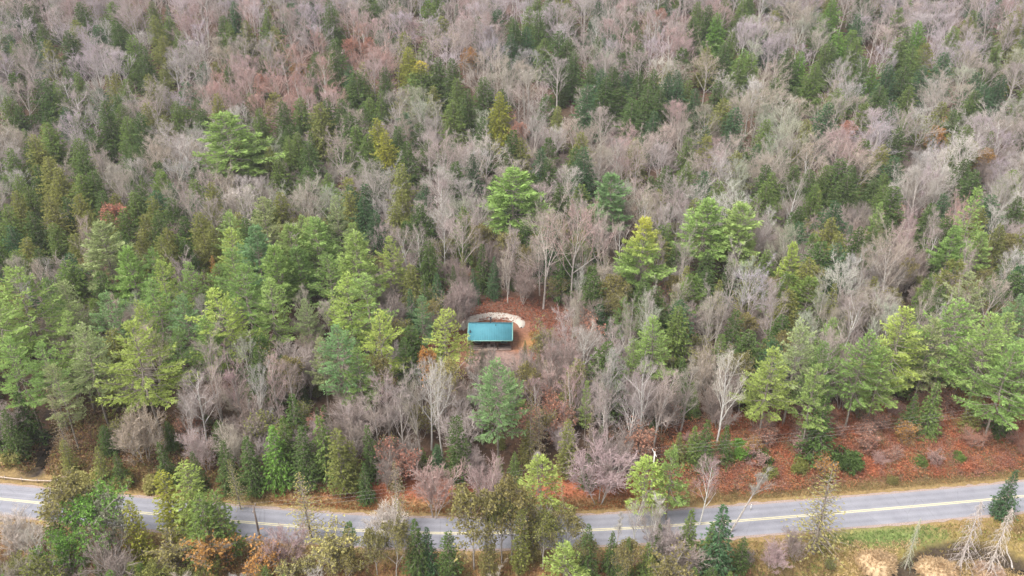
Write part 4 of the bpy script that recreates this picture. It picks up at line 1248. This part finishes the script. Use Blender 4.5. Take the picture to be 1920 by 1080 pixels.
# local coordinates: eave edge at y = -3.3
ef, ridge = -3.3, -3.3 + Dp / 2
rise_ = (Dp / 2) * math.tan(PR)
wl = MB()
wy0, wy1, wx = ef + 1.9, ef + Dp - 0.55, hw - 0.5
wh = WH + (wy0 - ef) * math.tan(PR) * 0 + 0.15
for sx, sy, lx, ly in ((0, wy0, 2 * wx, .22), (0, wy1, 2 * wx, .22), (-wx + .11, (wy0 + wy1) / 2, .22, wy1 - wy0 - .23), (wx - .11, (wy0 + wy1) / 2, .22, wy1 - wy0 - .23)):
    n_l = 11
    for i in range(n_l):
        wl.box((sx, sy, 0.2 + 0.235 * i), (lx, ly, 0.222))
for sx in (-wx + .11, wx - .11):             # gable triangles
    wl.add([(sx - .1, wy0 + .1, 2.66), (sx + .1, wy0 + .1, 2.66), (sx - .1, wy1 - .1, 2.66), (sx + .1, wy1 - .1, 2.66), (sx - .1, ridge, WH + rise_ - .22), (sx + .1, ridge, WH + rise_ - .22)],
           [[0, 2, 4], [1, 5, 3]], 0.5)
    wl.add([(sx - .1, wy0 + .1, 2.66), (sx + .1, wy0 + .1, 2.66), (sx + .1, ridge, WH + rise_ - .22), (sx - .1, ridge, WH + rise_ - .22)], [[0, 1, 2, 3]], 0.5)
wl.obj('wall', MAT['log'], cabin)
rf = MB()
th = 0.09
def slope(y0, z0, y1, z1):
    rf.add([(-hw, y0, z0), (hw, y0, z0), (hw, y1, z1), (-hw, y1, z1), (-hw, y0, z0 - th), (hw, y0, z0 - th), (hw, y1, z1 - th), (-hw, y1, z1 - th)],
           [[0, 1, 2, 3], [7, 6, 5, 4], [0, 4, 5, 1], [1, 5, 6, 2], [3, 7, 4, 0]])
slope(ef, WH, ridge, WH + rise_)
slope(ef + Dp, WH, ridge, WH + rise_)
for i in range(25):                           # standing seams
    x = -hw + 0.2 + i * (W - 0.4) / 24
    for y0 in (ef + .02, ef + Dp - .02):
        rf.tube([(x, y0, WH + .015), (x, ridge, WH + rise_ + .015)], 0.022, 4)
roof = rf.obj('roof', MAT['roof'], cabin)
rc = MB(); rc.tube([(-hw, ridge, WH + rise_ + .03), (hw, ridge, WH + rise_ + .03)], 0.09, 6); rc.obj('ridge_cap', MAT['roof'], roof)
for sx in (-hw - .06, hw + .06):
    tb = MB()
    for y0 in (ef, ef + Dp):
        tb.tube([(sx, y0, WH - .03), (sx, ridge, WH + rise_ - .03)], 0.11, 4)
    tb.obj('rake_board', MAT['trim'], roof)
tb = MB(); tb.box((0, ef - .09, WH - .07), (W, .12, .16)); tb.obj('fascia', MAT['trim'], roof)
st = MB(); px_ = 0.05
st.tube([(px_, ridge + .35, WH + rise_ - .4), (px_, ridge + .35, WH + rise_ + 1.15)], 0.14, 10)
st.tube([(px_, ridge + .35, WH + rise_ + 1.13), (px_, ridge + .35, WH + rise_ + 1.27), (px_, ridge + .35, WH + rise_ + 1.33)], [0.22, 0.22, 0.03], 10)
st.obj('stove_pipe', MAT['darkmetal'], roof)
vt = MB(); vt.tube([(1.1, ridge - .5, WH + rise_ - .35), (1.1, ridge - .5, WH + rise_ + .15)], 0.07, 8); vt.obj('vent_pipe', MAT['darkmetal'], roof)
vt = MB(); vt.tube([(-4.1, ef + 1.7, WH + .8), (-4.1, ef + 1.7, WH + 1.35)], 0.13, 8); vt.obj('vent_pipe', MAT['darkmetal'], roof)
dk = MB(); dk.box((0, ef + 1.0, 0.14), (W - .4, 1.75, 0.16)); dk.obj('porch_floor', MAT['deck'], cabin)
for x in (-4.5, -1.5, 1.5, 4.5):
    ps = MB(); ps.box((x, ef + .28, 0.23 + 1.12), (.15, .15, 2.24)); ps.obj('porch_post', MAT['log'], cabin)
rl = MB()
for z in (.65, 1.1): rl.box((-3.0, ef + .28, z), (2.8, .07, .08))
rl.obj('porch_rail', MAT['deck'], cabin)
dr = MB(); dr.box((0.4, wy0 - .125, 1.25), (.95, .05, 2.0)); dor = dr.obj('door', MAT['deck'], cabin)
dh = MB(); dh.box((0.75, wy0 - .17, 1.2), (.05, .06, .14)); dh.obj('handle', MAT['darkmetal'], dor)
for x in (-2.6, 2.8):
    wf = MB()
    for dx, dz, sx, sz in ((-.6, 0, .09, 1.1), (.6, 0, .09, 1.1), (0, .55, 1.29, .09), (0, -.55, 1.29, .09)):
        wf.box((x + dx, wy0 - .13, 1.45 + dz), (sx, .07, sz))
    w_ = wf.obj('window', MAT['trim'], cabin)
    pn = MB(); pn.box((x, wy0 - .12, 1.45), (1.1, .02, 1.0)); pn.obj('pane', MAT['glass'], w_)
sw = MB(); sw.box((hw - .37, 0.3, 1.5), (.06, .9, .8)); sw.obj('side_window', MAT['glass'], cabin)

# pale sand bank curving round the back of the cabin
sb = MB(); n = 40
arc = np.array([on_surface(*p) for p in [(866, 622), (870, 612), (880, 602), (898, 596), (922, 593), (948, 594), (968, 599), (977, 607), (977, 617)]])
tt = np.linspace(0, len(arc) - 1, n)
ax_ = np.interp(tt, range(len(arc)), arc[:, 0]); ay_ = np.interp(tt, range(len(arc)), arc[:, 1])
ax_ = np.convolve(np.pad(ax_, 2, mode='edge'), np.ones(5) / 5, 'valid'); ay_ = np.convolve(np.pad(ay_, 2, mode='edge'), np.ones(5) / 5, 'valid')
tx_, ty_ = np.gradient(ax_), np.gradient(ay_); tl_ = np.hypot(tx_, ty_) + 1e-6
vv = []
for i in range(n):
    w_i = 1.6 * (0.06 + 0.94 * math.sin(math.pi * (i + .5) / n) ** .7)
    for u, h_ in ((-.75, .04), (-.3, .34), (.35, .42), (1.0, .04)):
        x = ax_[i] - ty_[i] / tl_[i] * u * w_i * 1.15; y = ay_[i] + tx_[i] / tl_[i] * u * w_i * 1.15
        vv.append((x, y, float(terrain(x, y)) + h_))
i = (np.arange(n - 1)[:, None] * 4 + np.arange(3)[None, :]).ravel()
sb.add(vv, np.stack([i, i + 1, i + 5, i + 4], 1))
tag(sb.obj('sand_bank', MAT['pale_sand'], smoothed=True), 'pale sand bank curving round the back of the cabin', kind='structure')

# firewood pile before the porch
wpx, wpy = on_surface(908, 660, 0.5)
wp = MB()
for r_ in range(4):
    for c in range(9 - r_ % 2):
        for k_ in range(2):
            x = -1.1 + c * .27 + (r_ % 2) * .13
            wp.tube([(x + rng.normal(0, .01), -.5 + k_ * .55, .13 + r_ * .24), (x, -.02 + k_ * .55, .13 + r_ * .24)], .125 * rng.uniform(.85, 1.05), 6)
o = wp.obj('woodpile', MAT['wood_grey']); o.location = (wpx, wpy, float(terrain(wpx, wpy))); o.rotation_euler[2] = .2
tag(o, 'low dark stack of firewood on the ground before the cabin porch', 'woodpile')

# ------------------------------------------------------------------ utility poles and wires
MAT['pole'] = bark('weathered_pole', (0.14, 0.11, 0.09), (0.28, 0.22, 0.19))
MAT['pole_pale'] = bark('bleached_pole', (0.45, 0.42, 0.38), (0.7, 0.66, 0.6))
MAT['wire'] = simple('wire', (0.5, 0.48, 0.46), 0.05, rough=0.5)
MAT['ceramic'] = simple('insulator', (0.5, 0.4, 0.36), 0.1, rough=0.3)
heads = []


def pole(x, y, H, mat, label, ax):
    o = empty('utility_pole', (x, y, float(terrain(x, y))), ax)
    tag(o, label, 'utility pole', 'utility poles along the road')
    p = MB(); p.tube([(0, 0, -.8), (0, 0, H * .5), (0, 0, H)], [.17, .145, .11], 9); p.obj('pole', mat, o)
    a = MB(); a.box((0, .15, H - .35), (.1, 1.9, .1)); arm = a.obj('crossarm', mat, o)
    for dy in (-.65, .15, .95):
        i_ = MB(); i_.tube([(0, dy, H - .3), (0, dy, H - .2), (0, dy, H - .08)], [.05, .06, .03], 7); i_.obj('insulator', MAT['ceramic'], arm)
        c, s_ = math.cos(ax), math.sin(ax)
        heads.append((x - s_ * dy, y + c * dy, o.location.z + H - .08))
    return o


def at_road(px, py, off):
    x, _ = on_surface(px, py, 0)
    return x, float(road_y(x)) + off


x3, y3 = at_road(-240, 960, -6.5)
xa, ya = on_surface(487, 1008, 0)
xb, yb = on_surface(1228, 847, 8.5)
xc, yc = at_road(2080, 890, 12)
for args in ((x3, y3, 8.0, MAT['pole'], 'utility pole beyond the left edge, before the road', .1), (xa, ya, 5.9, MAT['pole'], 'short dark utility pole against the road, left, between two larches', .1),
             (xb, yb, 8.5, MAT['pole_pale'], 'pale utility pole behind the young pines on the far side of the road', .2), (xc, yc, 8.5, MAT['pole'], 'utility pole beyond the right edge of the view', .0)):
    pole(*args)
for s_ in range(3):
    wpos = ['farthest', 'middle', 'nearest'][2 - s_]
    wr = MB()
    for k_ in range(3):
        A, B_ = np.array(heads[k_ * 3 + s_]), np.array(heads[(k_ + 1) * 3 + s_])
        u = np.linspace(0, 1, 24)[:, None]
        p = A + (B_ - A) * u
        p[:, 2] -= (4 * u * (1 - u) * 0.9)[:, 0]
        wr.tube(p, 0.007, 4)
    o = wr.obj('power_wire', MAT['wire'])
    tag(o, f'thin power wire strung along the road, {wpos} of the three', 'wire', 'power wires along the road')

# ------------------------------------------------------------------ guard rails over the brook
MAT['rail'] = simple('weathered_rail', (0.52, 0.42, 0.34), 0.3, 2.5, 0.7)


def guard_rail(pts, label, close_end=True):
    P = np.array([(x, y, float(terrain(x, y))) for x, y in pts])
    o = empty('guard_rail', tuple(P[0]))
    tag(o, label, 'guard rail', 'guard rails at the brook crossing')
    tt = np.linspace(0, len(P) - 1, 40)
    q = np.stack([np.interp(tt, range(len(P)), P[:, c]) for c in range(3)], 1)
    q[:, 2] = np.convolve(np.pad(q[:, 2], 3, mode='edge'), np.ones(7) / 7, 'valid')
    q = q - P[0]
    tx = np.gradient(q, axis=0); L = np.hypot(tx[:, 0], tx[:, 1]); nv = np.stack([-tx[:, 1] / L, tx[:, 0] / L], 1)
    b_ = MB()
    prof = [(-.06, .42), (.03, .50), (-.03, .56), (.03, .62), (-.06, .70), (-.08, .70), (-.08, .42)]
    vv = np.concatenate([[np.array([q[i, 0] + nv[i, 0] * u, q[i, 1] + nv[i, 1] * u, q[i, 2] + h]) for u, h in prof] for i in range(40)])
    kk = len(prof)
    i = (np.arange(39)[:, None] * kk + np.arange(kk)[None, :]).ravel(); j = (np.arange(39)[:, None] * kk + (np.arange(kk)[None, :] + 1) % kk).ravel()
    b_.add(vv, np.stack([i, j, j + kk, i + kk], 1))
    b_.obj('rail', MAT['rail'], o)
    for t_ in range(1, 40, 5):
        p = MB(); p.box((q[t_, 0] + nv[t_, 0] * .16, q[t_, 1] + nv[t_, 1] * .16, q[t_, 2] + .25), (.15, .15, .98)); p.obj('post', MAT['pole'], o)
    return o


guard_rail([on_surface(*p, .6) for p in [(-60, 886), (-20, 891), (20, 896), (60, 900), (95, 901), (115, 898), (126, 893)]], 'pale weathered guard rail along the far road edge, end curving away into grass')
guard_rail([on_surface(*p, .6) for p in [(-60, 972), (-25, 973), (5, 973), (31, 970)]], 'short pale guard rail on the near road edge at the left border')

# white marker post
mx, my = on_surface(1407, 957)
mk = MB(); mk.box((0, 0, .55), (.12, .05, 1.3)); mk.box((0, -.03, 1.05), (.14, .02, .18)); mk.tube([(0, 0, 1.2), (0, 0, 1.26)], [.06, .02], 6)
o = mk.obj('marker_post', simple('white_post', (.75, .72, .68), .08)); o.location = (mx, my, float(terrain(mx, my)))
tag(o, 'small white marker post on the far edge of the road', 'marker post')

# ------------------------------------------------------------------ bank of red brush, verge grass, marsh grass
def cover(name, label, pts, cols, H, size, n_stem, mat_tr=0.2, width=0.35, spread=1.0, up=0.4):
    """ground cover: leaf or blade clumps, coloured per clump"""
    mbc = MB()
    P = np.array(pts)
    k = len(P)
    hh = H * rng.uniform(.5, 1.2, k)
    PP = np.repeat(P, n_stem, 0) + np.stack([rng.normal(0, .35, k * n_stem) * H ** .5, rng.normal(0, .35, k * n_stem) * H ** .5, rng.uniform(0.0, 1, k * n_stem) ** .7 * np.repeat(hh, n_stem)], 1)
    D_ = np.zeros_like(PP); D_[:, 2] = 1; D_ += rng.normal(0, .35, D_.shape)
    tufts(mbc, PP, D_, np.full(len(PP), size), 3, width, spread, up, rng.uniform(.2, .8, len(PP)))
    o = mbc.obj(name, None)
    o.data.materials.clear()
    colr = np.repeat(np.repeat(np.array(cols), n_stem, 0), 12, 0)
    ca = o.data.attributes.new('tone', 'FLOAT_COLOR', 'POINT')
    ca.data.foreach_set('color', np.concatenate([colr, np.ones((len(colr), 1))], 1).astype(np.float32).ravel())
    o.data.materials.append(COVER)
    return tag(o, label, kind='stuff')


m, nt, b = nodes_of('ground_plants')
col = mixc(nt, attr(nt, 'tone', out='Color'), ramp(nt, attr(nt, 'shade'), [(0, (.55,) * 3), (1, (1.4,) * 3)]), 1.0, 'MULTIPLY')
nt.links.new(col, b.inputs['Base Color']); b.inputs['Roughness'].default_value = 1
tl = nt.nodes.new('ShaderNodeBsdfTranslucent'); nt.links.new(col, tl.inputs['Color'])
mx_ = nt.nodes.new('ShaderNodeMixShader'); mx_.inputs[0].default_value = .25
nt.links.new(b.outputs[0], mx_.inputs[1]); nt.links.new(tl.outputs[0], mx_.inputs[2]); nt.links.new(mx_.outputs[0], nt.nodes['Material Output'].inputs['Surface'])
COVER = m


def pnoise(x, y, s, o=0.0):
    return 0.5 + 0.25 * (np.sin(x * s + 1.3 + o) * np.sin(y * s * 1.3 + o) + np.sin(x * s * 2.3 + y * s * 1.1 + o) * .6 + np.sin(y * s * 3.1 - x * s * 2.7) * .4)


SHRUBS = []
REDS = np.array([(.50, .19, .10), (.45, .16, .085), (.42, .21, .14), (.36, .20, .15), (.52, .23, .11), (.28, .22, .12)])
pts, cols = [], []
for _ in range(12000):
    x = rng.uniform(16, 96); y0 = float(road_y(x)); d = rng.uniform(5.4, 25); y = y0 + d
    edge_ = 6.4 - .7 * math.sin(x * .19)
    if d < edge_ and rng.random() < .85: continue
    if d > 17 and rng.random() < (d - 17) / 6: continue
    if x < 40 and rng.random() > (x - 12) / 28: continue
    pn = float(pnoise(x, y, .33)); c = REDS[min(5, int(abs(pn * 1.5 + rng.normal(0, .16)) * 6) % 6)]
    pts.append((x, y, float(terrain(x, y)))); cols.append(c * rng.uniform(.8, 1.2))
for _ in range(46):
    x = rng.uniform(30, 92); d = rng.uniform(8, 22); y = float(road_y(x)) + d
    pn = float(pnoise(x, y, .33))
    SHRUBS.append((x, y, rng.uniform(1.8, 3.6), random.choice(['lr', 'lr', 'lr', 'gr', 'lo']), 'thicket' if rng.random() < .25 else 'leafy_small'))
cover('red_brush', 'dense red and rust coloured brush on the bank beyond the road', pts, cols, 1.3, .23, 14, width=.45, spread=1.5)
pts, cols = [], []
OCH = np.array([(.33, .24, .11), (.37, .26, .12), (.30, .22, .09), (.28, .24, .10), (.36, .22, .11)])
for _ in range(15000):
    x = rng.uniform(-75, 98); sgn = 1 if rng.random() < .62 else -1
    d = sgn * (4.25 + abs(rng.normal(0, 2.3)))
    y = float(road_y(x)) + d
    c = OCH[rng.integers(5)]
    if sgn > 0 and -38 < x < 20 and rng.random() < .55: c = np.array((.42, .17, .07))
    if sgn < 0 and x > 30: c = np.array([(.33, .27, .08), (.30, .30, .08), (.36, .25, .1)][rng.integers(3)])
    gq = project(x, y, 0)
    if ((gq[0] - 1660) / 120) ** 2 + ((gq[1] - 1003) / 24) ** 2 < 1: c = np.array((.20, .28, .08))
    pts.append((x, y, float(terrain(x, y)))); cols.append(c * rng.uniform(.75, 1.2))
cover('verge_grass', 'dry ochre grass along both verges of the road', pts, cols, .22, .30, 3, width=.22, spread=.7, up=.8)
pts, cols = [], []
for _ in range(9000):
    x = rng.uniform(30, 88); d = -rng.uniform(6.5, 36); y = float(road_y(x)) + d
    if seg_dist(x, y, STREAM_R) < 1.9: continue
    pn = float(pnoise(x, y, .45, 2.0))
    c = [(.30, .26, .10), (.36, .27, .13), (.26, .17, .09), (.22, .25, .07), (.5, .38, .22)][int(abs(pn + rng.normal(0, .12)) * 5) % 5]
    gq = project(x, y, -2)
    if ((gq[0] - 1670) / 130) ** 2 + ((gq[1] - 1005) / 30) ** 2 < 1: c = (.20, .28, .08)
    if gq[1] > 1035 and gq[0] > 1560: c = (.52, .38, .2)
    pts.append((x, y, float(terrain(x, y)))); cols.append(np.array(c) * rng.uniform(.75, 1.2))
cover('marsh_grass', 'tawny and green marsh grass and low brush below the road', pts, cols, .7, .34, 5, width=.3, spread=1.0, up=.6)
pts, cols = [], []
for _ in range(9000):
    x = rng.uniform(-80, 34); d = -rng.uniform(6.5, 34); y = float(road_y(x)) + d
    if seg_dist(x, y, STREAM_L) < 1.8: continue
    c = [(.40, .27, .09), (.33, .17, .10), (.30, .25, .09), (.38, .30, .15)][int(abs(float(pnoise(x, y, .4, 4.0)) + rng.normal(0, .12)) * 4) % 4]
    pts.append((x, y, float(terrain(x, y)))); cols.append(np.array(c) * rng.uniform(.75, 1.2))
for _ in range(5000):
    x = rng.uniform(-85, -25); d = rng.uniform(6.5, 22); y = float(road_y(x)) + d
    if seg_dist(x, y, STREAM_L) < 1.2: continue
    c = [(.34, .23, .09), (.28, .15, .09), (.24, .22, .08), (.26, .18, .11)][rng.integers(4)]
    pts.append((x, y, float(terrain(x, y)))); cols.append(np.array(c) * rng.uniform(.75, 1.2))
cover('near_undergrowth', 'yellow and rusty undergrowth along the road below the trees', pts, cols, .9, .34, 5, width=.45, spread=1.2, up=.3)
pts, cols = [], []
for _ in range(7000):
    a = rng.uniform(0, 6.28); rr = rng.uniform(5.5, 20); x = rx0 + 2 + math.cos(a) * rr * 1.2; y = ry0 + 3 + math.sin(a) * rr
    if abs(x - rx0) < 8.2 and -7 < y - ry0 < 12: continue
    if math.hypot(x - (rx0 + .15), (y - ry0 - 2.6)) < 8.6 and y > ry0: continue
    c = np.array([(.40, .15, .08), (.34, .12, .08), (.30, .18, .13)][rng.integers(3)])
    if math.hypot(x - rx0 - 10, y - ry0 - 3) < 4.2: c = np.array((.38, .23, .09))
    if y < ry0 - 5: c = np.array((.32, .2, .16))
    pts.append((x, y, float(terrain(x, y)))); cols.append(c * rng.uniform(.75, 1.2))
cover('fallen_leaves', 'rust red leaves and low brush round the clearing', pts, cols, .35, .28, 3, width=.55, spread=1.6, up=.0)

# dry grass mounds in the marsh
MAT['mound'] = simple('tan_sedge', (.44, .32, .19), .2, 2.5, 1.0, bump=.5)
for i, (px, py, w, h_, lab) in enumerate([(1640, 1060, 5.6, 1.9, 'leftmost of the tan dry grass mounds, peaked, at the marsh edge'), (1755, 1073, 5.4, 1.7, 'middle tan dry grass mound inside the bend of the stream'),
                                          (1848, 1076, 4.2, 1.2, 'rightmost low pinkish tan grass mound inside the bend of the stream')]):
    x, y = on_surface(px, py)
    z = float(terrain(x, y))
    core = MB(); n1, n2 = 18, 7; vv = []
    for b2 in range(n2):
        ph = b2 / (n2 - 1) * math.pi / 2
        for a2 in range(n1):
            a = a2 * 2 * math.pi / n1; k_ = 1 + .14 * math.sin(3 * a + i) + .08 * math.sin(7 * a)
            vv.append((math.cos(a) * math.cos(ph) * w * .5 * k_ + (0.3 * math.sin(ph)), math.sin(a) * math.cos(ph) * w * .4 * k_, math.sin(ph) * h_ - .15))
    i0 = (np.arange(n2 - 1)[:, None] * n1 + np.arange(n1)[None, :]).ravel(); i1 = (np.arange(n2 - 1)[:, None] * n1 + (np.arange(n1)[None, :] + 1) % n1).ravel()
    core.add(vv, np.stack([i0, i1, i1 + n1, i0 + n1], 1))
    root = empty('grass_mound', (x, y, z)); tag(root, lab, 'grass mound', 'dry grass mounds in the marsh')
    core.obj('mound', MAT['mound'], root, True)
    bl = MB(); q = np.array(vv)[rng.integers(0, len(vv), 2200)] + rng.normal(0, .12, (2200, 3)); q[:, 2] = np.maximum(q[:, 2], 0)
    nrm = q.copy(); nrm[:, 2] += .8; nrm /= np.linalg.norm(nrm, axis=1, keepdims=True)
    tufts(bl, q, nrm, np.full(2200, .42), 2, .18, .7, -.15, rng.uniform(.2, .8, 2200))
    o = bl.obj('blades', MAT['leaf', False], root); o.color = (.52, .38, .23, 1) if i != 2 else (.52, .38, .28, 1)

# single bushes on the bank
proto_tints = dict(a=('hd', 'dark green'), b=('hm', 'mid green'))
for px, py, H, wd, tn, lab in [(1590, 852, 3.4, 1.2, 'hd', 'round dark green bush at the edge of the bank above the road'), (1500, 868, 2.4, 1.1, 'ho', 'olive bush in the red brush, left of the round dark bush'),
                               (1550, 888, 1.6, 1.1, 'ho', 'small olive bush low on the bank near the road'), (1725, 860, 1.8, 1.2, 'hm', 'green bush in the middle of the red brush'),
                               (1800, 852, 1.8, 1.1, 'hm', 'small green bush right of the middle of the red brush'), (1390, 835, 2.6, 1.3, 'hg', 'bright green bush below the two stemmed birch'),
                               (1430, 850, 2.2, 1.3, 'hd', 'dark green low bush at the left end of the red bank'), (1445, 880, 2.0, 1.2, 'ho', 'olive bush near the road at the left end of the bank'),
                               (1675, 895, 1.5, 1.0, 'lb', 'brownish bush low in the red brush'), (20, 848, 2.2, 1.3, 'ly', 'yellowish bush left of the dark brook, beyond the guard rail'),
                               (165, 888, 3.0, 1.1, 'ly', 'yellow bush at the far road edge right of the guard rail'), (228, 892, 2.6, 1.0, 'ly', 'pale yellow bush at the road edge, right of the first yellow one'),
                               (280, 900, 2.6, 1.0, 'ly', 'third yellow bush along the far road edge')]:
    x, y = on_surface(px, py, H * .9)
    plant('bush', x, y, H, T[tn][0], lab, 'bush', 'bushes along the road bank', wide=wd * .9)

for _ in range(110):
    x = rng.uniform(30, 80); d = -rng.uniform(7, 28); y = float(road_y(x)) + d
    if seg_dist(x, y, STREAM_R) < 3: continue
    q = project(x, y, -2)
    if q[1] > 1036 and q[0] > 1560: continue
    SHRUBS.append((x, y, rng.uniform(1.0, 2.4), random.choice(['gp', 'gd', 'gt', 'gs', 'lb', 'ho']), 'thicket' if rng.random() < .6 else 'leafy_small'))
# shrubs of the bank and the marsh, told apart by their place along the road
SHRUBS = [q for q in SHRUBS if 0 < project(q[0], q[1], 0)[0] < 1925 and project(q[0], q[1], -2)[1] < 1085]
pref = {'left end': (-99, 48), 'middle': (48, 66), 'right end': (66, 200)}
cnt = {}
for x, y, H, tn, kd in sorted(SHRUBS):
    side = 'red bank beyond the road' if y > float(road_y(x)) else 'marsh before the road'
    key = (kd, side)
    cnt[key] = cnt.get(key, 0) + 1
    w_ = 'twiggy' if kd == 'thicket' else 'leafy'
    sd = 'red bank' if side[0] == 'r' else 'marsh'
    plant(kd, x, y, H, T[tn][0], f"{T[tn][1]} low shrub, {NUM(cnt[key] - 1) if cnt[key] > 1 else 'first '}{w_} one from the left on the {sd}",
          'shrub', 'shrubs on the ' + side, wide=1.35, name='low_shrub')

# fallen pale log in the marsh
lx, ly_ = on_surface(1885, 1030)
lx2, ly2 = on_surface(1893, 1078)
lg = MB(); z0 = float(terrain(lx, ly_)); lg.tube([(0, 0, .5), ((lx2 - lx) * .3 - .15, (ly2 - ly_) * .3, .5), ((lx2 - lx) * .7 + .1, (ly2 - ly_) * .7, .4), (lx2 - lx, ly2 - ly_, .25)], [.06, .09, .1, .13], 7)
o = lg.obj('fallen_log', MAT['bark_grey']); o.location = (lx, ly_, z0)
tag(o, 'pale fallen log lying across the dark stream', 'log')

# ------------------------------------------------------------------ thin haze over the valley
hz = MB(); hz.box((0, 260, 41.5), (1500, 1160, 103))
m = bpy.data.materials.new('haze_air'); m.use_nodes = True
m.node_tree.nodes.clear()
pv = m.node_tree.nodes.new('ShaderNodeVolumePrincipled'); mo = m.node_tree.nodes.new('ShaderNodeOutputMaterial')
pv.inputs['Color'].default_value = (0.93, 0.93, 0.97, 1)
pv.inputs['Density'].default_value = 0.00014
m.node_tree.links.new(pv.outputs[0], mo.inputs['Volume'])
tag(hz.obj('haze', m), 'thin pale haze lying over the wooded slope', kind='stuff')
